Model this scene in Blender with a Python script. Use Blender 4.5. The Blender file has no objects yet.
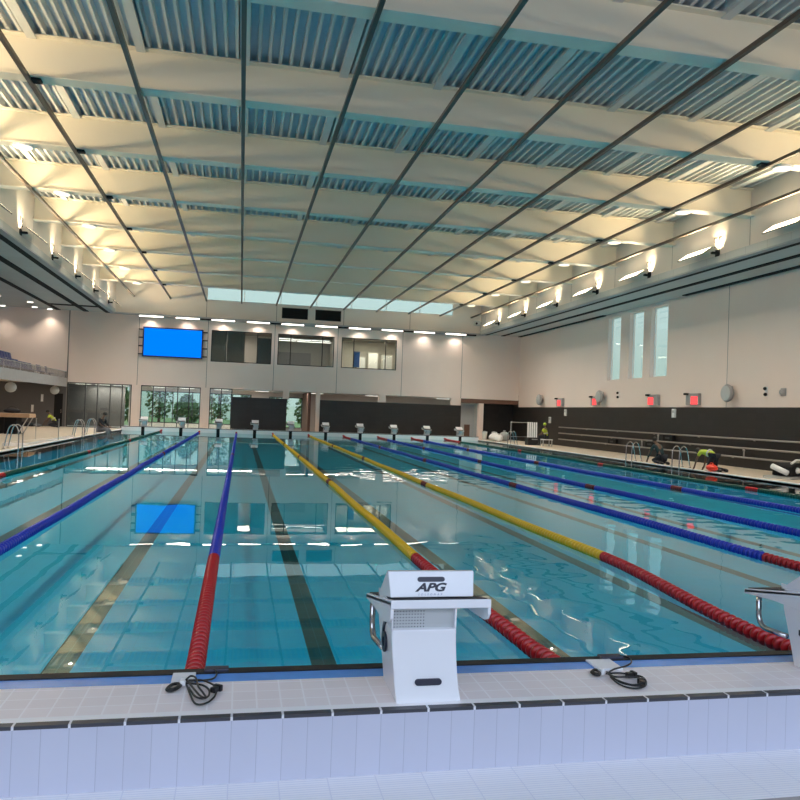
import bpy, bmesh, math, random
from mathutils import Vector, Matrix
random.seed(7)
S = bpy.context.scene
COL = S.collection
PI = math.pi

# ------------------------------------------------------------------ materials
def new_mat(name):
    m = bpy.data.materials.new(name); m.use_nodes = True
    nt = m.node_tree; nt.nodes.clear()
    out = nt.nodes.new('ShaderNodeOutputMaterial')
    return m, nt, out
def principled(nt, out, col=(.8,.8,.8), rough=.5, metal=0, spec=.5):
    b = nt.nodes.new('ShaderNodeBsdfPrincipled')
    b.inputs['Base Color'].default_value = (*col, 1)
    b.inputs['Roughness'].default_value = rough
    b.inputs['Metallic'].default_value = metal
    b.inputs['Specular IOR Level'].default_value = spec
    nt.links.new(b.outputs[0], out.inputs[0])
    return b
def mat(name, col, rough=.5, metal=0, var=.06, scale=3.0, bump=0, spec=.5):
    """paint / plastic / metal with a slight noise variation in tone"""
    m, nt, out = new_mat(name)
    b = principled(nt, out, col, rough, metal, spec)
    tc = nt.nodes.new('ShaderNodeTexCoord')
    n = nt.nodes.new('ShaderNodeTexNoise'); n.inputs['Scale'].default_value = scale; n.inputs['Detail'].default_value = 3
    nt.links.new(tc.outputs['Object'], n.inputs['Vector'])
    mx = nt.nodes.new('ShaderNodeMix'); mx.data_type = 'RGBA'
    mx.inputs[6].default_value = (*[c*(1-var) for c in col], 1)
    mx.inputs[7].default_value = (*[min(1, c*(1+var)) for c in col], 1)
    nt.links.new(n.outputs['Fac'], mx.inputs[0]); nt.links.new(mx.outputs[2], b.inputs['Base Color'])
    if bump:
        bp = nt.nodes.new('ShaderNodeBump'); bp.inputs['Strength'].default_value = bump; bp.inputs['Distance'].default_value = .01
        nt.links.new(n.outputs['Fac'], bp.inputs['Height']); nt.links.new(bp.outputs[0], b.inputs['Normal'])
    return m
def emit(name, col, strength):
    m, nt, out = new_mat(name)
    e = nt.nodes.new('ShaderNodeEmission'); e.inputs[0].default_value = (*col, 1); e.inputs[1].default_value = strength
    nt.links.new(e.outputs[0], out.inputs[0]); return m
def mth(nt, op, a, b=None, c=None):
    n = nt.nodes.new('ShaderNodeMath'); n.operation = op
    for i, v in enumerate((a, b, c)):
        if v is None: continue
        if isinstance(v, (int, float)): n.inputs[i].default_value = v
        else: nt.links.new(v, n.inputs[i])
    return n.outputs[0]
def tiles(name, col, joint, size, width, rough=.4, var=.05, offs=(0,0,0), bump=.3, axes='xyz', stag=None):
    """tiles laid on a world grid: size = (sx, sy, sz), joints drawn where a coordinate nears a multiple"""
    m, nt, out = new_mat(name)
    b = principled(nt, out, col, rough)
    tc = nt.nodes.new('ShaderNodeTexCoord'); sp = nt.nodes.new('ShaderNodeSeparateXYZ')
    nt.links.new(tc.outputs['Object'], sp.inputs[0])
    j = None; cells = []
    for i, ax in enumerate('xyz'):
        if ax not in axes: continue
        u = mth(nt, 'DIVIDE', mth(nt, 'SUBTRACT', sp.outputs[i], offs[i]), size[i])
        fl = mth(nt, 'FLOOR', u); cells.append(fl)
        f = mth(nt, 'SUBTRACT', u, fl)
        d = mth(nt, 'MULTIPLY', mth(nt, 'MINIMUM', f, mth(nt, 'SUBTRACT', 1.0, f)), size[i])
        k = mth(nt, 'LESS_THAN', d, width/2)
        j = k if j is None else mth(nt, 'MAXIMUM', j, k)
    cv = nt.nodes.new('ShaderNodeCombineXYZ')
    for i, c in enumerate(cells): nt.links.new(c, cv.inputs[i])
    wn = nt.nodes.new('ShaderNodeTexWhiteNoise'); nt.links.new(cv.outputs[0], wn.inputs['Vector'])
    ns = nt.nodes.new('ShaderNodeTexNoise'); ns.inputs['Scale'].default_value = 6; nt.links.new(tc.outputs['Object'], ns.inputs['Vector'])
    va = mth(nt, 'ADD', mth(nt, 'MULTIPLY', wn.outputs[0], .6), mth(nt, 'MULTIPLY', ns.outputs['Fac'], .4))
    mx = nt.nodes.new('ShaderNodeMix'); mx.data_type = 'RGBA'
    mx.inputs[6].default_value = (*[c*(1-var) for c in col], 1); mx.inputs[7].default_value = (*[min(1, c*(1+var)) for c in col], 1)
    nt.links.new(va, mx.inputs[0])
    m2 = nt.nodes.new('ShaderNodeMix'); m2.data_type = 'RGBA'
    nt.links.new(j, m2.inputs[0]); nt.links.new(mx.outputs[2], m2.inputs[6]); m2.inputs[7].default_value = (*joint, 1)
    nt.links.new(m2.outputs[2], b.inputs['Base Color'])
    if bump:
        bp = nt.nodes.new('ShaderNodeBump'); bp.inputs['Strength'].default_value = bump; bp.inputs['Distance'].default_value = .004
        nt.links.new(mth(nt, 'SUBTRACT', 1.0, j), bp.inputs['Height']); nt.links.new(bp.outputs[0], b.inputs['Normal'])
    return m
def glass(name, tint=(.9,.95,.95), ior=1.45, rough=0.0):
    """thin clear sheet: passes light straight through, mirrors by the Fresnel law"""
    m, nt, out = new_mat(name)
    t = nt.nodes.new('ShaderNodeBsdfTransparent'); t.inputs[0].default_value = (*tint, 1)
    g = nt.nodes.new('ShaderNodeBsdfGlossy'); g.inputs['Roughness'].default_value = rough
    f = two_sided_fresnel(nt, ior)
    mx = nt.nodes.new('ShaderNodeMixShader')
    nt.links.new(f.outputs[0], mx.inputs[0]); nt.links.new(t.outputs[0], mx.inputs[1]); nt.links.new(g.outputs[0], mx.inputs[2])
    nt.links.new(mx.outputs[0], out.inputs[0]); return m
def two_sided_fresnel(nt, ior):
    """Fresnel term of a surface met from either side (the node alone would treat the back as total reflection)"""
    g = nt.nodes.new('ShaderNodeNewGeometry'); f = nt.nodes.new('ShaderNodeFresnel')
    nt.links.new(mth(nt, 'MULTIPLY_ADD', g.outputs['Backfacing'], 1/ior-ior, ior), f.inputs[0])
    return f
def water_mat():
    m, nt, out = new_mat('pool water surface')
    t = nt.nodes.new('ShaderNodeBsdfTransparent'); t.inputs[0].default_value = (.50, .95, 1, 1)
    g = nt.nodes.new('ShaderNodeBsdfGlossy'); g.inputs['Roughness'].default_value = 0.0
    f = two_sided_fresnel(nt, 1.42)
    mx = nt.nodes.new('ShaderNodeMixShader')
    nt.links.new(f.outputs[0], mx.inputs[0]); nt.links.new(t.outputs[0], mx.inputs[1]); nt.links.new(g.outputs[0], mx.inputs[2])
    nt.links.new(mx.outputs[0], out.inputs[0])
    tc = nt.nodes.new('ShaderNodeTexCoord')
    sp = nt.nodes.new('ShaderNodeSeparateXYZ'); nt.links.new(tc.outputs['Object'], sp.inputs[0])
    n1 = nt.nodes.new('ShaderNodeTexNoise'); n1.inputs['Scale'].default_value = 2.0; n1.inputs['Detail'].default_value = .6
    nt.links.new(tc.outputs['Object'], n1.inputs['Vector'])
    n2 = nt.nodes.new('ShaderNodeTexNoise'); n2.inputs['Scale'].default_value = .22; n2.inputs['Detail'].default_value = 1
    nt.links.new(tc.outputs['Object'], n2.inputs['Vector'])
    # a breeze of small ripples over the right lanes, calm by the left lanes
    mr = nt.nodes.new('ShaderNodeMapRange'); mr.interpolation_type = 'SMOOTHSTEP'
    mr.inputs['From Min'].default_value = 1.2; mr.inputs['From Max'].default_value = 3.2
    nt.links.new(sp.outputs[0], mr.inputs['Value'])
    k = mth(nt, 'MULTIPLY', mr.outputs[0], mth(nt, 'MULTIPLY_ADD', n2.outputs['Fac'], .5, .05))
    h = mth(nt, 'MULTIPLY', n1.outputs['Fac'], mth(nt, 'ADD', k, .035))
    bp = nt.nodes.new('ShaderNodeBump'); bp.inputs['Strength'].default_value = 1; bp.inputs['Distance'].default_value = .016
    nt.links.new(h, bp.inputs['Height'])
    nt.links.new(bp.outputs[0], g.inputs['Normal']); nt.links.new(bp.outputs[0], f.inputs['Normal'])
    return m

M = {}
M['wall'] = mat('painted plaster wall', (.86,.72,.65), .6, var=.03, scale=.6)
M['upper'] = mat('painted upper wall', (.74,.68,.62), .6, var=.03, scale=.6)
M['soffit'] = tiles('soffit panels', (.50,.52,.51), (.3,.3,.3), (50,1.2,9), .012, .55, axes='y', bump=0)
M['black'] = mat('matt black', (.005,.005,.006), .9, var=.2)
M['joint'] = mat('panel joint filler', (.22,.20,.19), .7)
M['beam'] = mat('cream painted steel', (.80,.74,.62), .45, var=.03, scale=.8)
M['deck_metal'] = mat('profiled roof sheet', (.46,.56,.68), .4, metal=.0, var=.06)
M['rib'] = mat('roof sheet ribs', (.62,.63,.62), .4, var=.05)
M['rod'] = mat('dark bronze steel', (.085,.07,.06), .4, metal=.3, var=.1)
M['darktile'] = tiles('dark slate wall tiles', (.020,.0165,.0145), (.010,.009,.008), (.6,.6,.3), .01, .45, var=.25, axes='xyz', bump=.1)
M['greywall'] = mat('dark grey painted wall', (.11,.105,.105), .6, var=.1, scale=1)
M['beige'] = tiles('beige deck tiles', (.62,.53,.42), (.5,.44,.36), (.3,.3,9), .01, .5, axes='xy')
M['platform'] = tiles('white platform tiles', (.86,.78,.77), (.95,.90,.90), (.128,.128,9), .009, .35, offs=(.03,-.0,0), axes='xy', var=.04)
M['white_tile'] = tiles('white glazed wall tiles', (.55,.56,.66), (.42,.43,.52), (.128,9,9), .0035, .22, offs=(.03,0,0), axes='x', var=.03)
M['nosing'] = mat('white tile nosing', (.92,.89,.89), .3, var=.03)
M['darkstrip'] = tiles('charcoal edge tiles', (.055,.055,.065), (.75,.74,.76), (.256,9,9), .012, .4, offs=(.03,0,0), axes='x', var=.1)
M['blue_tile'] = mat('blue glazed edge tiles', (.12,.33,.78), .22, var=.25, scale=5)
M['rubber'] = mat('black rubber lip', (.008,.007,.007), .6, var=.2)
M['pooltile'] = tiles('pool floor tiles', (.004,.60,.86), (.0035,.52,.75), (.25,.125,9), .006, .4, axes='xy', var=.04, bump=0)
M['lanetile'] = tiles('black lane tiles', (.012,.02,.026), (.05,.14,.16), (.125,.25,9), .008, .4, axes='xy', offs=(-.1,0,0), var=.2, bump=0)
M['water'] = water_mat()
M['red'] = mat('red float plastic', (.50,.012,.015), .3, var=.08)
M['blue'] = mat('blue float plastic', (.018,.045,.50), .3, var=.08)
M['yellow'] = mat('yellow float plastic', (.85,.52,.015), .3, var=.08)
M['green'] = mat('dark green float plastic', (.004,.075,.055), .3, var=.08)
M['maroon'] = mat('maroon float plastic', (.20,.012,.012), .3, var=.08)
M['gel'] = mat('white moulded gelcoat', (.84,.84,.86), .22, var=.015, scale=2)
M['mat_black'] = mat('black grip mat', (.025,.025,.03), .6, var=.3, scale=60, bump=.4)
M['slot'] = mat('dark slot lining', (.035,.035,.055), .5, var=.1)
M['ink'] = mat('navy black print', (.008,.009,.025), .4, var=.1)
M['inkpale'] = mat('pale grey print', (.42,.42,.52), .5, var=.1)
M['steel'] = mat('polished stainless steel', (.62,.60,.58), .18, metal=1, var=.05)
M['brushed'] = mat('brushed steel rail', (.42,.40,.38), .35, metal=.6, var=.06)
M['ribfloor'] = tiles('ribbed white floor tiles', (.93,.92,.93), (.78,.78,.84), (.25,.022,9), .006, .4, axes='xy', var=.03)
M['greyfloor'] = mat('grey vinyl floor', (.38,.36,.35), .5, var=.06)
M['glass'] = glass('clear window glass', (.90,.94,.93))
M['frame'] = mat('dark window frame', (.02,.02,.022), .4, var=.1)
M['white'] = mat('white plastic', (.90,.90,.89), .4, var=.03)
M['grey'] = mat('grey plastic', (.36,.35,.35), .5, var=.08)
M['lgrey'] = mat('light grey metal', (.50,.52,.52), .4, metal=.2, var=.05)
M['seat'] = mat('blue moulded seat', (.03,.05,.22), .4, var=.15)
M['seatgrey'] = mat('slate blue moulded seat', (.20,.22,.30), .4, var=.15)
M['concrete'] = mat('pale balcony slab', (.34,.35,.37), .6, var=.1)
M['wood'] = mat('pale timber board', (.55,.36,.22), .5, var=.15, scale=8)
M['screen'] = emit('blue display panel', (.0,.165,.95), 1.0)
M['screenframe'] = mat('dark blue display housing', (.008,.01,.06), .3, var=.1)
M['strip'] = emit('lamp diffuser', (1.0,.93,.82), 3.2)
M['strip_far'] = emit('far wall lamp diffuser', (1.0,.90,.78), 6)
M['strip_warm'] = emit('warm lamp lens', (1.0,.86,.62), 5)
M['lens_dim'] = emit('round lamp lens', (1.0,.88,.66), 1.3)
M['redled'] = emit('red indicator panel', (1.0,.09,.09), 1.0)
M['skin'] = mat('skin', (.15,.085,.055), .5, var=.08)
M['hair'] = mat('dark hair', (.012,.01,.009), .6, var=.2)
M['hivis'] = mat('yellow safety fabric', (.50,.62,.05), .6, var=.12)
M['hivis_trim'] = mat('silver reflective tape', (.6,.6,.58), .4, var=.05)
M['darkcloth'] = mat('dark fabric', (.015,.017,.024), .8, var=.2)
M['tealcloth'] = mat('dark teal fabric', (.008,.03,.035), .8, var=.2)
M['denim'] = mat('grey denim', (.16,.17,.19), .8, var=.2)
M['orange'] = mat('orange bag plastic', (.85,.05,.02), .4, var=.1)
M['rubbercord'] = mat('black cable sheath', (.008,.008,.009), .35, var=.2)
M['leaf'] = mat('green leaves', (.07,.16,.035), .6, var=.6, scale=1.5)
M['bark'] = mat('brown bark', (.10,.06,.04), .8, var=.3)
M['grass'] = mat('lawn', (.10,.20,.05), .8, var=.3)
M['brown'] = mat('brown panel', (.16,.085,.06), .6, var=.15)
M['room'] = mat('room wall paint', (.60,.57,.52), .6, var=.03)
M['blind'] = mat('brown grey blind', (.20,.185,.165), .7, var=.08)

# ------------------------------------------------------------------ mesh helpers
class MB:
    def __init__(s): s.v = []; s.f = []; s.mi = []; s.cur = 0
    def add(s, vs, fs, M4=None):
        o = len(s.v)
        s.v += [tuple(M4 @ Vector(p)) if M4 else tuple(p) for p in vs]
        s.f += [tuple(i+o for i in q) for q in fs]; s.mi += [s.cur]*len(fs)
        return s
    def box(s, a, b, M4=None):
        (x0,y0,z0),(x1,y1,z1) = a, b
        return s.add([(x0,y0,z0),(x1,y0,z0),(x1,y1,z0),(x0,y1,z0),(x0,y0,z1),(x1,y0,z1),(x1,y1,z1),(x0,y1,z1)],
            [(3,2,1,0),(4,5,6,7),(0,1,5,4),(1,2,6,5),(2,3,7,6),(3,0,4,7)], M4)
    def quad(s, *p): return s.add(p, [tuple(range(len(p)))])
    def prism(s, poly, x0, x1, axis='x', M4=None):
        n = len(poly)
        def P(t, a, b): return {'x':(t,a,b),'y':(a,t,b),'z':(a,b,t)}[axis]
        vs = [P(x0,a,b) for a,b in poly]+[P(x1,a,b) for a,b in poly]
        fs = [tuple(reversed(range(n))), tuple(range(n,2*n))]+[(i,(i+1)%n,n+(i+1)%n,n+i) for i in range(n)]
        return s.add(vs, fs, M4)
    def tube(s, pts, r, n=8, close=False, caps=True):
        pts = [Vector(p) for p in pts]; N = len(pts); vs = []; fs = []
        up = None
        for i, p in enumerate(pts):
            t = (pts[(i+1)%N]-pts[i-1]) if close else (pts[min(i+1,N-1)]-pts[max(i-1,0)])
            t.normalize()
            if up is None:
                up = Vector((0,0,1)) if abs(t.z) < .9 else Vector((1,0,0))
            a = t.cross(up)
            if a.length < 1e-5: a = t.cross(Vector((0,1,.2)))
            a.normalize(); b = a.cross(t); b.normalize(); up = b
            rr = r[i] if isinstance(r, (list, tuple)) else r
            vs += [p + (a*math.cos(2*PI*k/n)+b*math.sin(2*PI*k/n))*rr for k in range(n)]
        for i in range(N if close else N-1):
            for k in range(n):
                j = (i+1) % N
                fs.append((i*n+k, i*n+(k+1)%n, j*n+(k+1)%n, j*n+k))
        if caps and not close:
            fs.append(tuple(reversed(range(n)))); fs.append(tuple(range((N-1)*n, N*n)))
        return s.add(vs, fs)
    def lathe(s, prof, n=16, M4=None):
        vs = []; fs = []
        for r, z in prof: vs += [(r*math.cos(2*PI*k/n), r*math.sin(2*PI*k/n), z) for k in range(n)]
        for i in range(len(prof)-1):
            for k in range(n): fs.append((i*n+k, i*n+(k+1)%n, (i+1)*n+(k+1)%n, (i+1)*n+k))
        fs.append(tuple(reversed(range(n)))); fs.append(tuple(range((len(prof)-1)*n, len(prof)*n)))
        return s.add(vs, fs, M4)
    def ball(s, c, r, n=12, m=8, sc=(1,1,1), jit=0):
        c = Vector(c); vs = []; fs = []
        for i in range(1, m):
            th = PI*i/m
            for k in range(n):
                q = 1+random.uniform(-jit, jit)
                vs.append((c.x+r*sc[0]*q*math.sin(th)*math.cos(2*PI*k/n), c.y+r*sc[1]*q*math.sin(th)*math.sin(2*PI*k/n), c.z+r*sc[2]*q*math.cos(th)))
        vs += [(c.x,c.y,c.z+r*sc[2]), (c.x,c.y,c.z-r*sc[2])]; T = len(vs)-2; B = T+1
        for i in range(m-2):
            for k in range(n): fs.append((i*n+k, (i+1)*n+k, (i+1)*n+(k+1)%n, i*n+(k+1)%n))
        for k in range(n):
            fs.append((T, k, (k+1)%n)); fs.append((B, (m-2)*n+(k+1)%n, (m-2)*n+k))
        return s.add(vs, fs)
    def build(s, name, m, parent=None, smooth=False, bevel=0, loc=None):
        me = bpy.data.meshes.new(name); me.from_pydata(s.v, [], s.f); me.update()
        for x in (m if isinstance(m, (list, tuple)) else [m]): me.materials.append(x)
        if isinstance(m, (list, tuple)): me.polygons.foreach_set('material_index', s.mi)
        if bevel or not smooth:
            bm = bmesh.new(); bm.from_mesh(me); bmesh.ops.recalc_face_normals(bm, faces=bm.faces)
            bm.to_mesh(me); bm.free()
        o = bpy.data.objects.new(name, me); COL.objects.link(o)
        if smooth: me.polygons.foreach_set('use_smooth', [True]*len(me.polygons))
        if bevel:
            bv = o.modifiers.new('b', 'BEVEL'); bv.width = bevel; bv.segments = 3; bv.limit_method = 'ANGLE'; bv.angle_limit = .6
            me.polygons.foreach_set('use_smooth', [True]*len(me.polygons))
            wn = o.modifiers.new('w', 'WEIGHTED_NORMAL'); wn.keep_sharp = True
        if loc: o.location = loc
        if parent: o.parent = parent
        return o
def B(a, b): return MB().box(a, b)
def tag(o, label=None, cat=None, group=None, kind=None):
    if label: o['label'] = label
    if cat: o['category'] = cat
    if group: o['group'] = group
    if kind: o['kind'] = kind
    return o
def thing(name, label, cat, loc=(0,0,0), rz=0, group=None):
    o = bpy.data.objects.new(name, None); COL.objects.link(o); o.location = loc; o.rotation_euler = (0,0,rz)
    return tag(o, label, cat, group)
def struct(name, mb, m, parent=None, **k):
    o = mb.build(name, m, parent, **k)
    if not parent: o['kind'] = 'structure'
    return o
CH = {}
def dup(root, loc, rz=None, label=None, group=None, sc=None):
    def cp(o, par):
        c = o.copy(); COL.objects.link(c)
        if par: c.parent = par
        for ch in o.children: cp(ch, c)
        return c
    r = cp(root, None); r.location = loc
    if rz is not None: r.rotation_euler = (0,0,rz)
    if sc: r.scale = sc
    if label: r['label'] = label
    if group: r['group'] = group
    return r
ORD = ['first','second','third','fourth','fifth','sixth','seventh','eighth','ninth','tenth','eleventh','twelfth']

# ------------------------------------------------------------------ dimensions (metres; X across the lanes, Y down the pool, Z up, water at 0)
XL, XR = -8.85, 16.4          # pool sides
YF = 50.0                     # far end wall of the pool
WF = 52.4                     # far wall of the hall
UL, UR = -10.0, 17.05         # upper side walls over the pool
WR, WLFT = 20.4, -20.0
ZS = 8.2                      # soffit level
ZB, ZD = 9.53, 10.55          # beam underside, roof sheet
BACK = -8.0
PF = -.60                     # front of the near platform
LANE = [2.5*k for k in range(-3, 7)]     # lane middles: lane 9 ... lane 0
ROPES = [-6.25+2.5*k for k in range(9)]

# ------------------------------------------------------------------ floors, pool
fl = MB()
fl.box((WLFT, PF, -.3), (XL, WF, .05)); fl.box((XR, PF, -.3), (WR, WF, .05)); fl.box((XL, YF+.7, -.3), (XR, WF, .05))
struct('floor', fl, M['beige'])
struct('floor_corridor', B((WLFT, WF, -.3), (WR, 62, .05)), M['greyfloor'])
struct('floor_ribbed', B((WLFT, -1.12, -.3), (WR, PF+.001, -.03)), M['ribfloor'])
struct('floor_grey', B((WLFT, BACK, -.3), (WR, -1.12, -.031)), M['greyfloor'])
# pool shell
DEP = -.66
struct('pool_floor', B((XL-.1, -.1, DEP-.1), (XR+.1, YF+.1, DEP)), M['pooltile'])
wl = MB(); wl.box((XL-.12, .02, DEP), (XL, YF, -.001)); wl.box((XR, .02, DEP), (XR+.12, YF, -.001))
struct('pool_side_walls', wl, M['pooltile'])
for i, x in enumerate(LANE):
    b = B((x-.1-.125, 2.0, DEP), (x-.1+.125, YF-2, DEP+.004)); b.box((x-.6, 1.75, DEP), (x+.4, 2.0, DEP+.004)); b.box((x-.6, YF-2, DEP), (x+.4, YF-1.75, DEP+.004))
    struct('lane_line', b, M['lanetile'])
struct('water', MB().quad((XL,.06,0),(XR,.06,0),(XR,YF-.02,0),(XL,YF-.02,0)), M['water'])
# coping along both sides
struct('coping', B((XR, .1, -.02), (XR+.3, YF+.7, .075)), M['nosing']).name = 'trim_1'
struct('trim_2', B((XL-.22, .1, -.02), (XL, YF+.7, .075)), M['nosing'])
# near raised end
struct('platform', B((XL-.4, PF, -.1), (XR+.4, -.09, .3)), M['platform'])
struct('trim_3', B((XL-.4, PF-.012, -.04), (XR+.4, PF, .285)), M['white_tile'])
struct('trim_4', B((XL-.4, PF-.012, .285), (XR+.4, PF+.035, .303)), M['darkstrip'])
struct('trim_5', B((XL-.4, PF+.035, .29), (XR+.4, PF+.095, .302)), M['nosing'])
struct('trim_6', B((XL-.4, -.09, -.1), (XR+.4, .05, .298)), M['blue_tile'])
struct('trim_7', B((XL-.4, .05, -.6), (XR+.4, .13, .305)), M['rubber'])
# far raised end
struct('platform_far', B((XL-.05, YF, -.6), (XR+.05, YF+.7, .3)), M['nosing'])
struct('trim_8', B((XL-.05, YF-.004, .262), (XR+.05, YF+.16, .304)), M['rubber'])

# touch pads on the far end wall
lanenum = [9,8,7,6,5,4,3,2,1,0]
pad0 = None
for i, x in enumerate(LANE):
    lab = 'white touch pad with black centre bar, far end of lane %d below its starting block' % lanenum[i]
    if pad0 is None:
        pad0 = thing('touch_pad', lab, 'touch pad', (x, YF, 0), 0, 'touch pads on the far end wall')
        B((-1.17, -.02, -.5), (1.17, -.004, .262)).build('pad', M['white'], pad0)
        B((-.11, -.025, -.5), (.11, -.0195, .262)).build('centre_bar', M['black'], pad0)
    else: dup(pad0, (x, YF, 0), label=lab)

# ------------------------------------------------------------------ lane ropes
def floats(path, y0, y1, pitch=.1, r=.07):
    b = MB(); y = y0+pitch/2
    while y < y1-.01:
        near = y < 14
        n = 14 if near else 8
        prof = [(-.047,.35),(-.040,.85),(-.026,1),(-.008,.98),(.012,.72),(.03,.62),(.047,.35)] if near else [(-.047,.5),(-.03,1),(.01,.95),(.047,.5)]
        x, z = path(y); o = len(b.v)
        for dy, q in prof:
            for k in range(n):
                a = 2*PI*k/n; b.v.append((x+r*q*math.cos(a), y+dy, z+r*q*math.sin(a)))
        for i in range(len(prof)-1):
            for k in range(n): b.f.append((o+i*n+k, o+(i+1)*n+k, o+(i+1)*n+(k+1)%n, o+i*n+(k+1)%n)); b.mi.append(0)
        b.f.append(tuple(o+k for k in range(n))); b.mi.append(0)
        b.f.append(tuple(o+(len(prof)-1)*n+k for k in reversed(range(n)))); b.mi.append(0)
        y += pitch
    return b
WOB = {-6.25:[(0,-.25),(15,-.25),(24,-.15),(50,0)], -3.75:[(0,-.06),(12,-.04),(50,0)], -1.25:[(0,.0),(5,-.01),(50,0)],
       1.25:[(0,.05),(1,.08),(5,0),(16,.04),(50,0)], 3.75:[(0,-.25),(1.2,-.2),(5,.10),(15,.06),(50,0)], 6.25:[(0,.1),(5,.08),(13,.03),(50,0)],
       8.75:[(0,-.15),(7,-.15),(18,-.25),(35,-.1),(50,0)], 11.25:[(0,-.05),(10,-.05),(25,-.25),(40,-.1),(50,0)], 13.75:[(0,-.2),(14,-.2),(34,.3),(50,0)]}
DESC = {-6.25:('green','dark green lane rope with red markers, nearest the balcony side of the pool'),
 -3.75:('blue','blue lane rope between lanes 8 and 7, second from the balcony side'),
 -1.25:('blue','lane rope ending red by the loose cable coil, blue beyond, running under the blue screen'),
 1.25:('yellow','yellow lane rope with red near end passing behind the block numbered 6'),
 3.75:('yellow','yellow lane rope with red near end passing behind the block numbered 5'),
 6.25:('blue','blue lane rope with red near end, next after the two yellow ropes'),
 8.75:('blue','blue lane rope, second after the two yellow ropes'),
 11.25:('blue','blue lane rope, third after the yellow ropes, beside the dark green one'),
 13.75:('green','dark green lane rope with red markers, nearest the kneeling workers')}
def lerp_path(pts):
    def f(y):
        for (a, va), (b, vb) in zip(pts, pts[1:]):
            if y <= b:
                t = (y-a)/(b-a); t = t*t*(3-2*t); return va+(vb-va)*t
        return pts[-1][1]
    return f
for X in ROPES:
    w = lerp_path(WOB[X])
    def path(y, X=X, w=w): return (X+w(y), .028+.008*math.sin(y*.9+X)+max(0, .07*(1-y/1.2)) + (max(0, .07*(1-(YF-y)/1.0))))
    cname, lab = DESC[X]
    t = thing('lane_rope', lab, 'lane rope', (0,0,0), 0, 'lane ropes dividing the pool')
    near = X in (-1.25, 1.25, 3.75, 6.25, -3.75)
    main = M[cname]
    mk = M['red'] if cname == 'green' else M['maroon']
    segs = []
    y = .2
    if near: segs.append((.2, 5.0, 'red')); y = 5.0
    marks = [15.0, 25.0, 35.0] if X not in (-3.75, -1.25) else [25.0]
    for m_ in marks:
        segs.append((y, m_-.25, cname)); segs.append((m_-.25, m_+.25, 'mark')); y = m_+.25
    segs.append((y, 48.2 if X < 5 else 45.8, cname)); segs.append((segs[-1][1], 49.85, 'red'))
    nm = {'red':'red_floats','mark':'marker_floats'}
    for a, b_, c in segs:
        m_ = M['red'] if c == 'red' else (mk if c == 'mark' else main)
        floats(path, a, b_).build(nm.get(c, c+'_floats'), m_, t, smooth=True)
    MB().tube([(path(y)[0], y, path(y)[1]) for y in [.1+.5*k for k in range(100)]]+[(path(49.98)[0], 49.98, path(49.98)[1])], .012, 5).build('cable', M['steel'], t)
# anchor covers over the blue edge where the near ropes end
a0 = None
for x, w, lab in [(-1.27,.13,'white square anchor cover on the blue edge beside the looped cable coil'), (1.33,.17,'white square anchor cover on the blue edge beside the flat cable coil')]:
    o = B((x-w/2, -.13, .299), (x+w/2, .055, .312)).build('anchor_cover', M['gel'], bevel=.004)
    tag(o, lab, 'anchor cover', 'anchor covers on the blue edge')

# ------------------------------------------------------------------ starting block
def text(body, size, m, name, parent, Mx, shear=0, ext=.0015, bold=0, space=1, stretch=1):
    c = bpy.data.curves.new(name, 'FONT'); c.body = body; c.size = size; c.shear = shear; c.extrude = ext; c.offset = bold
    c.align_x = 'CENTER'; c.align_y = 'CENTER'; c.space_character = space; c.resolution_u = 6
    tmp = bpy.data.objects.new('tmp', c); COL.objects.link(tmp)
    dg = bpy.context.evaluated_depsgraph_get(); dg.update()
    me = bpy.data.meshes.new_from_object(tmp.evaluated_get(dg)); bpy.data.objects.remove(tmp)
    me.transform(Mx @ Matrix.Diagonal((stretch, 1, 1, 1))); me.name = name; me.materials.clear(); me.materials.append(m)
    o = bpy.data.objects.new(name, me); COL.objects.link(o)
    if parent: o.parent = parent
    return o
def stadium(cx, cz, w, h, n=8):
    r = h/2; p = []
    for s, x0 in ((1, cx+w/2-r), (-1, cx-w/2+r)):
        for k in range(n+1):
            a = (-PI/2+PI*k/n) if s > 0 else (PI/2+PI*k/n)
            p.append((x0+r*math.cos(a), cz+r*math.sin(a)))
    return p
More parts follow.
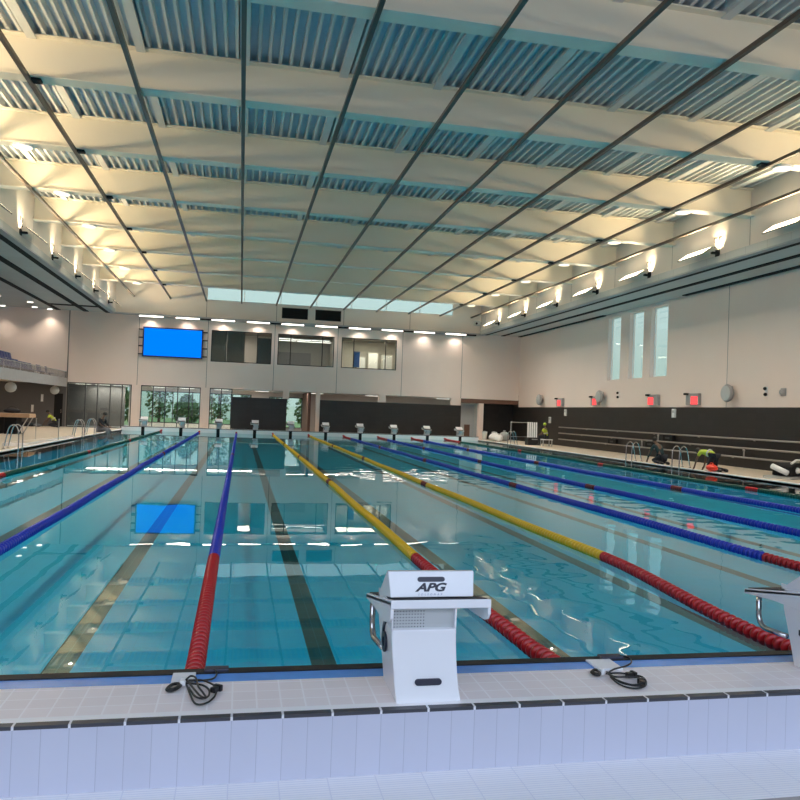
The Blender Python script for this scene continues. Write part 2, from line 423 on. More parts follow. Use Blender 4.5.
def starting_block(label, number, loc, rz=0, group=None):
    t = thing('starting_block', label, 'starting block', loc, rz, group)
    # pedestal: a hollow moulded foot, flared to the pool, its deck side curved
    prof_f = [(-.528,0),(-.513,.05),(-.498,.12),(-.490,.20),(-.486,.28),(-.487,.34),(-.492,.385)]
    b = MB()
    xs0, xs1 = -.13, .235
    rows = []
    for y, z in prof_f:
        k = z/.5; rows.append((xs0-.045*k**1.3, xs1-.04*min(1,k*1.2)**.7, y, z))
    # deck-side panel with an even shell behind it
    def shell(y_of, z0, z1, n=7):
        pass
    sec = []
    for i in range(11):
        z = .50*i/10
        yf = None
        for (ya, za), (yb, zb) in zip(prof_f, prof_f[1:]):
            if za <= z <= zb: yf = ya+(yb-ya)*(z-za)/(zb-za)
        if yf is None: yf = -.43 if z > .386 else prof_f[-1][0]
        k = z/.5
        sec.append((xs0-.042*k, xs1-.030*min(1,k*1.4)**.6, yf, -.16+.11*k**1.2, z))
    vs = []; fs = []
    zs = [s for s in sec if s[4] <= .386]
    zs.append((zs[-1][0]-.001, zs[-1][1], -.492, zs[-1][3]+.004, .386))
    for x0, x1, y0, y1, z in zs: vs += [(x0,y0,z),(x1,y0,z),(x1,y1,z),(x0,y1,z)]
    for i in range(len(zs)-1):
        for k in range(4): fs.append((4*i+k, 4*i+(k+1)%4, 4*i+4+(k+1)%4, 4*i+4+k))
    fs.append((3,2,1,0)); n = 4*(len(zs)-1); fs.append((n,n+1,n+2,n+3))
    b.add(vs, fs)
    b.build('pedestal', M['gel'], t, bevel=.008)
    # recess under the plate: side cheeks, perforated back panel
    x0, x1 = zs[-1][0], zs[-1][1]
    b = MB(); b.box((x0,-.485,.384),(x0+.006,-.06,.52)); b.box((x1-.01,-.485,.384),(x1,-.06,.52)); b.box((x0,-.10,.384),(x1,-.06,.50)); b.box((x0,-.485,.498),(x1,-.36,.515))
    b.build('cheeks', M['gel'], t, bevel=.004)
    b = MB(); b.box((x0+.006,-.455,.386),(x1-.01,-.44,.50))
    o = b.build('perforated_panel', M['lgrey'], t)
    b = MB()
    for r_ in range(6):
        for c in range(11): b.prism(stadium(x0+.02+c*.0165, .394+r_*.017, .007, .007, 3), -.4556, -.4545, 'y')
    b.build('holes', M['slot'], o)
    # sloping top plate with turned-down rims
    th = math.atan2(.13, .70)
    P = lambda y, z: (y, z)
    top = MB()
    def zt(y): return .55-(y+.5)*.13/.70
    xa, xb = -.172, .40
    top.prism([(-.5,zt(-.5)),(-.5,zt(-.5)-.048),(-.485,zt(-.485)-.05),(-.475,zt(-.475)-.03),(.3,zt(.3)-.03),(.3,zt(.3))], xa, xb)
    top.build('top_plate', M['gel'], t, bevel=.006)
    sk = MB()
    sk.prism([(-.495,zt(-.5)-.01),(-.495,zt(-.5)-.10),(-.46,zt(-.46)-.125),(-.30,zt(-.3)-.13),(.0,zt(.0)-.07),(.3,zt(.3)-.034),(.3,zt(.3)-.004)], xa, xa+.018)
    sk.build('side_rim', M['gel'], t, bevel=.004); sk = MB()
    sk.prism([(-.495,zt(-.5)-.01),(-.495,zt(-.5)-.085),(-.47,zt(-.47)-.112),(-.42,zt(-.42)-.12),(-.25,zt(-.25)-.10),(.0,zt(.0)-.065),(.3,zt(.3)-.034),(.3,zt(.3)-.004)], xb-.018, xb)
    sk.build('side_rim', M['gel'], t, bevel=.004)
    g = MB(); g.prism([(-.475,zt(-.475)+.0005),(-.475,zt(-.475)+.006),(.285,zt(.285)+.006),(.285,zt(.285)+.0005)], xa+.02, xb-.02)
    g.build('grip_mat', M['mat_black'], t)
    # kick wedge
    w = MB(); z0 = zt(-.43)+.012
    wx0, wx1 = -.150, .315
    yb0, yb1, ztop = -.435, -.385, z0+.134
    vs = [(wx0-.012,yb0,z0),(wx1,yb0,z0),(wx1,-.05,zt(-.05)+.012),(wx0-.012,-.05,zt(-.05)+.012),(wx0-.022,yb1,ztop),(wx1+.012,yb1,ztop),(wx1+.012,yb1+.03,ztop),(wx0-.022,yb1+.03,ztop)]
    w.add(vs, [(3,2,1,0),(4,5,6,7),(0,1,5,4),(1,2,6,5),(2,3,7,6),(3,0,4,7)])
    wd = w.build('kick_wedge', M['gel'], t, bevel=.007)
    ang = math.atan2(yb1-yb0, ztop-z0)
    def face(x, h, off=.0012):   # point on the wedge's deck face at height h along it
        return Matrix.Translation((x, yb0+h*math.sin(ang)-off*math.cos(ang), z0+h*math.cos(ang)+off*math.sin(ang))) @ Matrix.Rotation(PI/2-ang, 4, 'X')
    cx = .085
    s_ = MB(); s_.prism(stadium(0, 0, .158, .027), -.001, .002, 'z', face(cx-.012, .098)); s_.build('hand_slot', M['slot'], wd)
    text('APG', .062, M['ink'], 'logo_print', wd, face(cx-.020, .052), shear=.36, bold=.0024, space=.98, stretch=1.38)
    text('SOLSOMAX', .016, M['inkpale'], 'small_print', wd, face(cx-.022, .015), shear=.25, space=2.0)
    # slot in the pedestal's deck face
    sl = MB(); sl.prism(stadium(.05, .105, .15, .034), -.5125, -.46, 'y'); sl.build('foot_slot', M['slot'], t)
    # stainless back-stroke grips hung under the pool end
    for x in (-.150, .20):
        MB().tube([(x,.17,.405),(x,.17,.27),(x,.165,.23),(x,.15,.20),(x,.125,.18),(x,.09,.172),(x+.02,-.09,.172)], .0185, 12).build('grip_bar', M['steel'], t, smooth=True)
    # lane number on the side towards the lower lane
    k = .26/.5
    Mx = Matrix.Translation((-.13-.042*.62-.006, -.30, .30)) @ Matrix.Rotation(-PI/2, 4, 'Z') @ Matrix.Rotation(PI/2, 4, 'X') @ Matrix.Rotation(0, 4, 'Y')
    text(number, .27, M['ink'], 'lane_number', t, Mx, bold=.002, ext=.006)
    return t
blk6 = starting_block('white starting block numbered 6 standing on the near platform, whole in view', '6', (0,0,.3))
blk5 = starting_block('white starting block numbered 5, cut off by the picture edge', '5', (2.75,0,.3), group='starting blocks on the near platform')
blk6['group'] = 'starting blocks on the near platform'
far0 = None
for i, x in enumerate(LANE):
    lab = 'small far white starting block of lane %d, %s from the left along the far end' % (lanenum[i], ORD[i])
    if far0 is None:
        far0 = starting_block(lab, str(lanenum[i]), (x+.1, YF+.14, .3), PI, 'starting blocks at the far end')
    else:
        dup(far0, (x+.1, YF+.14, .3), PI, lab)

# ------------------------------------------------------------------ cable coils on the near platform
def smooth_curve(pts, n=8, close=False):
    P = [Vector(p) for p in pts]; out = []; N = len(P)
    rng = range(N if close else N-1)
    for i in rng:
        p0 = P[(i-1)%N] if close or i > 0 else P[i]; p1 = P[i]; p2 = P[(i+1)%N]; p3 = P[(i+2)%N] if close or i+2 < N else p2
        for k in range(n):
            t = k/n
            out.append(.5*((2*p1)+(-p0+p2)*t+(2*p0-5*p1+4*p2-p3)*t*t+(-p0+3*p1-3*p2+p3)*t**3))
    if not close: out.append(P[-1])
    return out
from math import cos, sin
def cam_basis():
    yaw, pit, rol = .2052, .0170, .0368
    fwd = Vector((sin(yaw)*cos(pit), cos(yaw)*cos(pit), sin(pit))); r = Vector((cos(yaw), -sin(yaw), 0)); u = r.cross(fwd)
    return r*cos(rol)+u*sin(rol), u*cos(rol)-r*sin(rol), fwd
CAMP = Vector((-1.0104, -4.5669, 1.8681)); FOC = 762.5
def coil(name, label, bundle, tie, loops, plugs, lead):
    t = thing(name, label, 'cable', (0,0,0), 0, 'loose timing cables on the near platform')
    def lift(pts, h, d=.0): return [(x, y, .3105+h+d*i) for i, (x, y) in enumerate(pts)]
    b = MB()
    for k in range(4):
        c = (sum(p[0] for p in bundle)/len(bundle), sum(p[1] for p in bundle)/len(bundle))
        q = [(c[0]+(x-c[0])*(1-.13*k), c[1]+(y-c[1])*(1-.13*k)) for x, y in bundle]
        b.tube(smooth_curve(lift(q, .004+.004*(k%2)), 5, True), .0058, 6, close=True)
    b.build('bundle_loop', M['rubbercord'], t, smooth=True)
    b = MB()
    for i, l in enumerate(loops): b.tube(smooth_curve(lift(l, .003+.007*i), 8), .0055, 7)
    b.build('cord_loops', M['rubbercord'], t, smooth=True)
    (xa, ya), (xb, yb) = tie
    B((min(xa,xb)-.012, min(ya,yb)-.012, .306), (max(xa,xb)+.004, max(ya,yb)+.012, .335)).build('tie', M['white'], t, bevel=.004)
    for x, y, a in plugs:
        Mx = Matrix.Translation((x, y, .322)) @ Matrix.Rotation(a, 4, 'Z')
        b = MB(); b.box((-.03,-.016,-.014), (.012,.016,.014), Mx); b.box((.012,-.024,-.017), (.034,.024,.017), Mx)
        b.build('plug', M['rubbercord'], t, bevel=.004)
    b = MB(); b.tube(smooth_curve([(x, y, z) for x, y, z in lead], 8), .0055, 7); b.build('lead', M['rubbercord'], t, smooth=True)
    return t
coil('cable_coil', 'black looped cable with round spread coils and plug beside the red lane rope end',
  [(-1.275,-.16),(-1.29,-.135),(-1.32,-.14),(-1.345,-.19),(-1.345,-.235),(-1.32,-.25),(-1.295,-.225),(-1.275,-.18)], [(-1.27,-.12),(-1.255,-.15)],
  [[(-1.25,-.14),(-1.22,-.29),(-1.19,-.42),(-1.16,-.455),(-1.12,-.43),(-1.09,-.36),(-1.08,-.29)],
   [(-1.25,-.15),(-1.16,-.19),(-1.12,-.27),(-1.12,-.36),(-1.15,-.39),(-1.19,-.35),(-1.23,-.22)],
   [(-1.25,-.13),(-1.17,-.13),(-1.12,-.18),(-1.09,-.23)],
   [(-1.25,-.14),(-1.23,-.08),(-1.20,-.11),(-1.18,-.24),(-1.15,-.34),(-1.13,-.42),(-1.16,-.39),(-1.2,-.28),(-1.24,-.16)]],
  [(-1.085,-.26,.95)], [(-1.25,-.10,.314),(-1.16,-.095,.314),(-1.11,-.08,.314),(-1.09,-.03,.314),(-1.09,.04,.316),(-1.12,.10,.315),(-1.13,.145,.28)])
coil('cable_coil', 'black looped cable with flat narrow coils lying between blocks 6 and 5',
  [(1.225,-.20),(1.22,-.15),(1.195,-.155),(1.165,-.19),(1.165,-.235),(1.19,-.25),(1.215,-.22)], [(1.23,-.185),(1.235,-.215)],
  [[(1.25,-.22),(1.34,-.22),(1.41,-.26),(1.45,-.3),(1.43,-.38),(1.38,-.45),(1.31,-.48),(1.26,-.45),(1.24,-.38),(1.25,-.28)],
   [(1.25,-.24),(1.27,-.30),(1.37,-.31),(1.41,-.33),(1.4,-.4),(1.35,-.46),(1.28,-.43),(1.25,-.37),(1.26,-.26)],
   [(1.25,-.23),(1.24,-.36),(1.29,-.455),(1.36,-.44),(1.42,-.36)]],
  [(1.385,-.275,.2),(1.385,-.41,1.2)], [(1.26,-.22,.314),(1.34,-.15,.314),(1.43,-.11,.314),(1.50,-.06,.314),(1.54,0,.314),(1.54,.05,.318),(1.48,.10,.318),(1.46,.145,.29)])
for x0, x1, lab in [(-1.16,-1.02,'short black clip bar on the pool lip by the spread cable coil'), (1.36,1.52,'short black clip bar on the pool lip by the flat cable coil')]:
    o = B((x0,.06,.300),(x1,.125,.322)).build('cable_clip', M['slot'], bevel=.006); tag(o, lab, 'clip', 'clip bars on the pool lip')

# ------------------------------------------------------------------ walls
def wall_cut(axis, c, th, u0, u1, z0, z1, holes):
    """wall slab at axis = c .. c+th spanning u, z with rectangular openings"""
    b = MB()
    us = sorted({u0, u1, *[h[0] for h in holes], *[h[1] for h in holes]}); zs = sorted({z0, z1, *[h[2] for h in holes], *[h[3] for h in holes]})
    for ua, ub in zip(us, us[1:]):
        run = None
        for za, zb in zip(zs, zs[1:]):
            um, zm = (ua+ub)/2, (za+zb)/2
            hole = any(h[0] < um < h[1] and h[2] < zm < h[3] for h in holes)
            if not hole: run = (za if run is None else run[0], zb)
            if (hole or zb == zs[-1]) and run:
                if axis == 'y': b.box((ua, c, run[0]), (ub, c+th, run[1]))
                else: b.box((c, ua, run[0]), (c+th, ub, run[1]))
                run = None
    return b
UPW = [(-3.3,1.02), (1.48,5.66), (6.22,10.45)]
GB = 3.18
struct('wall_far', wall_cut('y', WF, .25, XL-4.15, WR, GB, ZS+.1, [(a, b_, 5.1, 7.4) for a, b_ in UPW]), M['wall'])
struct('wall_far_upper', wall_cut('y', WF-.02, .25, UL-.3, UR+.3, ZS, 10.75, [(-3.7, 14.8, ZB+.02, 10.5)]), M['upper'])
struct('wall_far_gallery', wall_cut('y', WF, .25, WLFT, XL-4.15, .05, ZS+.1, [(-20,XL-4.15,.05,3.3)]), M['wall'])
struct('wall_under_gallery', B((WLFT, WF, .05), (XL-4.15, WF+.25, 3.3)), M['greywall'])
struct('wall_left', B((WLFT-.25, BACK, -.3), (WLFT, WF, ZS+.3)), M['wall'])
hR = [(36.12,37.66,4.27,8.0), (33.55,35.1,4.27,8.0), (31.12,32.8,4.27,8.0)]
struct('wall_right', wall_cut('x', WR, .35, BACK, WF, 2.66, ZS+.3, hR), M['wall'])
struct('wall_right_lower', B((WR-.03, BACK, -.3), (WR+.3, WF+1.2, 2.66)), M['darktile'])
struct('wall_upper_left', B((UL-.25, BACK, ZS), (UL, WF, 10.75)), M['upper'])
struct('wall_upper_right', B((UR, BACK, ZS), (UR+.25, WF, 10.75)), M['upper'])
struct('wall_back', wall_cut('y', BACK-.25, .25, WLFT, WR, -.3, 10.75, [(-14,16,1.4,8.6)]), M['wall'])
# joints in the wall panels
jb = MB()
for x in (-8.32,-3.55,1.24,5.92,10.9,15.65): jb.box((x-.018, WF-.004, GB), (x+.018, WF, ZS))
jb.box((XL-4.17, WF-.03, .05), (XL-4.10, WF, ZS))
for x in (-3.72, 1.3, 6.3, 11.4): jb.box((x-.018, WF-.024, ZS), (x+.018, WF-.02, ZB))
for y in (26.1, 15.5, 5): jb.box((WR-.004, y-.015, 2.66), (WR, y+.015, ZS))
for k in range(13):
    y = 9.85+5.17*(k-2)
    jb.box((UL, y-.012, ZS), (UL+.004, y+.012, ZB)); jb.box((UR-.004, y-.012, ZS), (UR, y+.012, ZB))
struct('trim_9', jb, M['joint'])

# soffits with black service slots
so = MB(); so.box((WLFT, BACK, ZS+.02), (UL+.02, WF, ZS+.3)); so.box((UR-.02, BACK, ZS+.02), (WR, WF, ZS+.3))
struct('ceiling_soffit', so, M['soffit'])
sl = MB()
for x0, x1 in ((-10.62,-10.22),(-12.1,-11.75),(-13.9,-13.6)): sl.box((x0, BACK, ZS-.02), (x1, WF, ZS+.03))
for x0, x1 in ((17.3,17.62),(18.75,19.0)): sl.box((x0, BACK, ZS-.02), (x1, WF, ZS+.03))
sl.box((WR-.25, 30.6 if 0 else BACK, ZS-.02), (WR, 29.5, ZS+.03)); sl.box((WR-.25, 38.0, ZS-.02), (WR, WF, ZS+.03))
sl.box((-13.9, 49.0, ZS-.018), (-10.3, 49.5, ZS+.03))
struct('trim_10', sl, M['black'])
fa = MB(); fa.box((UL-.28, BACK, ZS-.04), (UL+.012, WF, ZS+.14)); fa.box((UR-.012, BACK, ZS-.04), (UR+.26, WF, ZS+.14)); 
struct('trim_11', fa, mat('grey fascia', (.33,.36,.38), .5))
fb = B((UL-.3, WF-.30, ZS-.05), (UR+.3, WF, ZS+.06)); struct('trim_12', fb, mat('grey lamp shelf', (.42,.43,.46), .5))

# ------------------------------------------------------------------ roof
deck = B((UL-.3, BACK, ZD+.16), (UR+.3, WF+.3, ZD+.4))
struct('ceiling', deck, M['deck_metal'])
rb = MB(); x = UL+.1
while x < UR:
    rb.prism([(x-.034, ZD+.005), (x+.034, ZD+.005), (x+.055, ZD+.17), (x-.055, ZD+.17)], BACK, WF, 'y'); x += .2645
struct('ceiling_ribs', rb, M['rib'])
for k, X in enumerate([-8.75]+ROPES+[16.25]):
    struct('roof_purlin', B((X-.11, 4, ZD-.06), (X+.11, WF-.1, ZD+.02)), M['rib'])
BEAMS = [9.85+5.17*k for k in range(8)]
for y in BEAMS:
    b = MB()
    b.box((UL, y-.23, ZB), (UR, y+.23, ZB+.035)); b.box((UL, y-.02, ZB+.03), (UR, y+.02, ZD-.03)); b.box((UL, y-.2, ZD-.035), (UR, y+.2, ZD))
    struct('roof_beam', b, M['beam'])
# hanging track bars along the hall
BX = [-8.75]+ROPES+[16.25]
for k, X in enumerate(BX):
    lab = 'dark steel ceiling bar along the hall, %s of eleven counted from the balcony side' % ORD[k]
    t = thing('ceiling_bar', lab, 'ceiling bar', (X, 0, 0), 0, 'ceiling bars under the roof beams')
    B((-.05, 4, ZB-.10), (.05, WF-.05, ZB-.005)).build('bar', M['rod'], t)
    if X in (-6.25, 13.75):
        for y in BEAMS: B((-.02, y-.12, ZB-.07), (.26 if X < 0 else -.26, y+.1, ZB-.002)).build('clamp_plate', M['black'], t)

# uplighters on the upper side walls
def uplight(side, y, label):
    s = 1 if side == 'L' else -1
    X = UL if side == 'L' else UR
    t = thing('wall_uplighter', label, 'uplighter', (X, y, ZS), 0, 'uplighters along the upper side walls')
    lt = .65 if side == 'R' else .2
    b = MB(); b.box((0 if s > 0 else -.28, -.07, .34), (.28 if s > 0 else 0, .07, .42)); b.box((0 if s > 0 else -.04, -.13, .26), (.04 if s > 0 else 0, .13, .52))
    b.build('bracket', M['black'], t)
    # blade head, tilted up and inwards
    R = Matrix.Translation((s*.42, .95, .50)) @ Matrix.Rotation(s*math.radians(35), 4, 'Y')
    h = MB(); h.box((-.27, -.86, -.035), (.27, .86, 0), R); h.build('head', M['rod'], t, bevel=.006)
    h = MB(); h.box((-.24, -.8, 0), (.24, .8, .006), R); h.build('lens', M['strip_warm'], t)
    # pair of small dark loops with dots, on the wall above the bracket
    g = MB()
    for dy in (-.16, .16):
        g.tube([(s*.015, dy-.09, .98), (s*.015, dy+.07, 1.02), (s*.015, dy+.08, .88), (s*.015, dy-.02, .80)], .012, 5)
        g.ball((s*.02, dy+.02, .66), .03, 6, 4)
    g.build('dark_loops', M['black'], t)
    L = bpy.data.lights.new('uplight_lamp', 'AREA'); L.shape = 'RECTANGLE'; L.size = .45; L.size_y = 1.1; L.energy = UPW_E; L.color = (1.0, .76, .44); L.spread = math.radians(125)
    lo = bpy.data.objects.new('uplight_lamp', L); COL.objects.link(lo)
    lo.matrix_world = Matrix.Translation((X, y, ZS)) @ Matrix.Translation((s*.47, lt, .57)) @ Matrix.Rotation(s*math.radians(UP_TILT), 4, 'Y') @ Matrix.Rotation(PI, 4, 'X')
    L2 = bpy.data.lights.new('wall_spot', 'SPOT'); L2.energy = SPOT_E; L2.color = (1.0, .83, .52); L2.spot_size = math.radians(78); L2.spot_blend = .9; L2.shadow_soft_size = .05
    so_ = bpy.data.objects.new('wall_spot', L2); COL.objects.link(so_); so_.location = (X+s*.34, y-.1, ZS+.40)
    so_.rotation_euler = Vector((-s*.34, 0, .50)).to_track_quat('-Z', 'Y').to_euler()
UPW_E, SPOT_E, UP_TILT = 118, 120, 50
YLs = [2.6,7.8,13.0,18.2,23.4,28.6,33.9,39.1,44.3,49.5]; YRs = [1.3,6.5,11.7,16.9,22.1,27.2,32.4,37.6,42.8,48.0]
for k, y in enumerate(YLs): uplight('L', y, 'uplighter on the balcony-side upper wall, %s counted from the far end' % ORD[len(YLs)-1-k])
for k, y in enumerate(YRs): uplight('R', y, 'bright uplighter on the upper wall above the tall windows side, %s from the far end' % ORD[len(YRs)-1-k])

# small lamps under the beams near both sides
def disc_lamp(x, y, z, label, group, r=.3, m='lens_dim', e=0, col=(1,.85,.6)):
    t = thing('ceiling_lamp', label, 'lamp', (x, y, z), 0, group)
    MB().lathe([(r*.8,0),(r,-.03),(r,-.07),(r*.95,-.075)], 16).build('housing', M['white'], t)
    MB().lathe([(r*.9,-.076),(r*.86,-.09),(r*.4,-.1)], 16).build('lens', M[m], t)
    if e:
        L = bpy.data.lights.new('lamp_light', 'SPOT'); L.spot_size = math.radians(150); L.spot_blend = 1; L.shadow_soft_size = .06; L.energy = e; L.color = (1, .90, .76)
        lo = bpy.data.objects.new('lamp_light', L); COL.objects.link(lo); lo.location = (x, y, z-.11)
    return t
DOWN_E = 860
for k, y in enumerate(BEAMS):
    disc_lamp(-7.75, y, ZB, 'round lamp under the %s roof beam from the far end, balcony side' % ORD[7-k], 'lamps under the roof beams', e=DOWN_E*(2.0 if k == 7 else 1.2 if k == 6 else 1))
    disc_lamp(13.1 if 0 else 14.3, y, ZB, 'round lamp under the %s roof beam from the far end, tall windows side' % ORD[7-k], 'lamps under the roof beams', e=DOWN_E*(2.0 if k == 7 else 1.2 if k == 6 else 1))
# lamps in the balcony soffit
for k, (x, y) in enumerate([(-17.1,51.5),(-14.6,48.5),(-15.0,51.2),(-15.9,46.3),(-14.2,51.9)]):
    disc_lamp(x, y, ZS+.02, 'round downlight in the balcony ceiling, %s of five from the balcony back' % ORD[[0,3,2,1,4][k]], 'downlights over the balcony', .2, 'strip')
    L = bpy.data.lights.new('downlight', 'SPOT'); L.energy = 110; L.spot_size = 1.9; L.spot_blend = .8; L.color = (1,.86,.7); L.shadow_soft_size = .15
    o = bpy.data.objects.new('downlight', L); COL.objects.link(o); o.location = (x, y, ZS-.12)
# row of linear lamps at the head of the far wall
n = 10
for k in range(n):
    x = -7.5+2.5*k
    t = thing('strip_lamp', 'white strip lamp on the far wall ledge, %s of ten from the blue screen end' % ORD[k], 'strip lamp', (x, WF-.2, ZS-.05), 0, 'strip lamps along the far wall')
    B((-.84, -.12, -.11), (.84, .12, -.0)).build('housing', M['grey'], t)
    B((-.80, -.135, -.10), (.80, .08, -.03)).build('diffuser', M['strip_far'], t)
    L = bpy.data.lights.new('strip_lamp_light', 'SPOT'); L.spot_size = math.radians(140); L.spot_blend = 1; L.shadow_soft_size = .08; L.energy = 55; L.color = (1, .88, .76)
    o = bpy.data.objects.new('strip_lamp_light', L); COL.objects.link(o); o.location = (x, WF-.5, ZS-.2); o.rotation_euler = Vector((0, .12, -1)).to_track_quat('-Z', 'Y').to_euler()
    B((.86, -.12, -.10), (1.64, .10, 0)).build('control_gear', M['black'] if k % 2 else M['grey'], t)

# ------------------------------------------------------------------ windows and rooms behind the far wall
def window(idx, x0, x1, z0, z1, y, mull, fr=.06, label=None, th=.10):
    b = MB()
    b.box((x0, y, z0), (x1, y+th, z0+fr)); b.box((x0, y, z1-fr), (x1, y+th, z1)); b.box((x0, y, z0), (x0+fr, y+th, z1)); b.box((x1-fr, y, z0), (x1, y+th, z1))
    for m_ in mull: b.box((m_-fr/2, y, z0), (m_+fr/2, y+th, z1))
    o = struct('window_%d' % idx, b, M['frame'])
    B((x0+.02, y+.04, z0+.02), (x1-.02, y+.05, z1-.02)).build('pane', M['glass'], o)
    return o
MU = [(-2.25, .0), (2.42, 4.78), (7.15, 9.6)]
for i, ((a, b_), mu) in enumerate(zip(UPW, MU)): window(i+1, a, b_, 5.1, 7.4, WF+.02, mu)
window(4, XL-4.1, -8.66, .05, GB, WF+.05, [-11.75,-10.95,-10.1,-9.3])
window(5, -8.04, -3.9, .05, GB, WF+.05, [-7.2,-6.35,-5.5,-4.7])
window(6, -3.27, -1.66, .05, GB, WF+.05, [-2.45])
pi_ = MB()
for a, b_ in ((-8.66,-8.04),(-3.9,-3.27),(4.45,4.75)): pi_.box((a, WF, .05), (b_, WF+.3, GB+.0))
for a, b_ in ((2.0,2.45),(9.2,9.75),(14.9,15.69)): pi_.box((a, WF+.05, 2.55), (b_, WF+.3, GB))
struct('wall_far_piers', pi_, M['wall'])
# dark tiled screen walls behind the far blocks
struct('screen_wall', B((-1.66, WF-.05, .05), (2.3, WF+.2, 2.6)), M['darktile'])
struct('screen_wall', B((4.75, WF-.05, .05), (15.69, WF+.2, 2.62)), M['darktile'])
# recess at the right: door, column, dark tiles
struct('door_1', B((15.69, 53.4, .05), (17.1, 53.5, 2.75)), M['lgrey'])
hd = bpy.data.objects['door_1']
B((16.3,53.36,.1),(16.75,53.41,1.15)).build('kick_panel', M['brown'], hd)
struct('column', B((17.12, WF-.05, .05), (17.52, WF+.35, 2.85)), M['wall'])
struct('wall_recess', B((17.5, 53.6, .05), (WR, 53.8, 3.2)), M['darktile'])
struct('wall_recess_end', B((WR-.02, WF, .05), (WR+.3, 53.95, 3.6)), M['darktile'])
struct('ceiling_recess', B((15.69, WF, 2.85), (WR, 53.9, 3.17)), M['brown'])
# corridor
struct('ceiling_corridor', B((WLFT, WF+.26, GB-.02), (WR, 60, GB+.3)), M['room'])
struct('wall_corridor_left', B((WLFT, 56.0, .05), (-9.6, 56.2, GB)), M['greywall'])
struct('wall_corridor_back', wall_cut('y', 58.2, .2, -9.6, WR, .05, GB, [(-9.3,-.2,.4,2.9), (1.2,3.9,.3,2.8)]), M['room'])
struct('wall_corridor_partition', B((3.9, WF+.3, .05), (4.1, 58.2, GB)), M['brown'])
window(7, -9.3, -.2, .4, 2.9, 58.22, [-7.8,-6.3,-4.8,-3.3,-1.8])
window(8, 1.2, 3.9, .3, 2.8, 58.22, [2.55])
for k, (x, y) in enumerate([(-12.2,54),(-10.9,54.2),(-9.7,54.5),(-7,54.5),(-5,54.6),(-2.5,54.5),(.5,53.8),(4.6,53.8),(8.9,53.8),(14.6,53.8)]):
    t = thing('ceiling_panel_lamp', 'flat ceiling lamp in the corridor behind the far wall, %s from the glazed end' % ORD[k], 'lamp', (x, y, GB-.02), 0, 'corridor ceiling lamps')
    B((-.55,-.16,-.05),(.55,.16,0)).build('housing', M['white'], t); B((-.5,-.13,-.056),(.5,.13,-.049)).build('diffuser', M['strip'], t)
def area(name, loc, rot, sx, sy, e, col):
    L = bpy.data.lights.new(name, 'AREA'); L.shape = 'RECTANGLE'; L.size = sx; L.size_y = sy; L.energy = e; L.color = col
    o = bpy.data.objects.new(name, L); COL.objects.link(o); o.location = loc; o.rotation_euler = rot; return o
area('corridor_lamps', (-6, 55.4, GB-.12), (0,0,0), 12, .6, 330, (1,.92,.8))
area('corridor_lamps', (9, 53.6, GB-.12), (0,0,0), 13, .4, 160, (1,.86,.74))
# rooms behind the upper windows
struct('floor_upper_rooms', B((-4.2, WF+.26, 4.7), (11.5, 58, 4.95)), M['greyfloor'])
struct('ceiling_upper_rooms', B((-4.2, WF+.26, 7.62), (11.5, 58, 7.8)), M['blind'])
ur = MB(); ur.box((-4.4, WF+.26, 4.7), (-4.2, 58, 7.8)); ur.box((1.2, WF+.26, 4.95), (1.3, 58, 7.62)); ur.box((5.9, WF+.26, 4.95), (6.0, 58, 7.62)); ur.box((11.4, WF+.26, 4.7), (11.6, 58, 7.8)); ur.box((-4.4, 57.8, 4.7), (11.6, 58, 7.8))
struct('wall_upper_rooms', ur, M['room'])
bl = MB(); bl.box((-3.3, 53.2, 4.95), (-2.3, 53.25, 7.5)); bl.box((-2.2, 53.5, 4.95), (-.9, 53.55, 7.5)); struct('window_blind', bl, M['blind'])
struct('wall_cupboard', B((.05, 53.6, 4.95), (1.15, 54.1, 7.1)), mat('grey cupboard', (.12,.13,.13), .5))
t = thing('meeting_board', 'dark glazed board on the back wall of the middle upper room', 'board', (3.2, 57.7, 5.2))
B((-1.6,-.03,0),(1.2,.05,1.25)).build('panel', M['grey'], t); B((-1.66,-.05,-.06),(1.26,-.02,0)).build('tray', M['frame'], t)
for k, (x, y) in enumerate([(2.0,54),(3.4,54.4),(4.8,54.2),(2.3,55.6),(3.8,55.8),(5.1,55.7)]):
    t = thing('ceiling_strip_lamp', 'linear ceiling lamp in the middle upper room, %s of six' % ORD[k], 'lamp', (x, y, 7.28), 0, 'linear lamps in the middle upper room')
    MB().tube([(0,0,0),(0,0,.35)], .012, 5).build('hanger', M['grey'], t)
    B((-.7,-.1,-.08),(.7,.1,0)).build('housing', M['white'], t); B((-.68,-.09,-.09),(.68,.09,-.079)).build('diffuser', M['strip'], t)
area('room_lamps', (3.6, 55, 7.45), (0,0,0), 4, 2, 12, (1,.9,.75)); area('room_lamps', (8.7, 55, 7.45), (0,0,0), 4, 2, 95, (1,.9,.7)); area('room_lamps', (-1.5, 55.5, 7.45), (0,0,0), 3, 2, 60, (1,.85,.72))
# things in the third upper room
t = thing('notice_stand', 'blue notice stand behind the upper window next to the plain wall', 'stand', (7.5, 53.3, 4.95))
B((-.25,-.03,.3),(.25,.03,1.5)).build('board', mat('blue card', (.05,.16,.5), .5), t); B((-.03,-.03,0),(.03,.03,.32)).build('leg', M['frame'], t)
for k, (x, y, h) in enumerate([(8.2,56,1.3),(9.3,56.5,1.7),(10.3,55.5,1.5)]):
    t = thing('locker_unit', 'pale cabinet in the upper room behind the blue notice stand, %s of three' % ORD[k], 'cabinet', (x, y, 4.95), 0, 'pale cabinets in the upper room')
    B((-.4,-.25,0),(.4,.25,h)).build('body', M['room'], t); B((-.37,-.27,.05),(.37,-.245,h-.05)).build('door', M['white'], t)

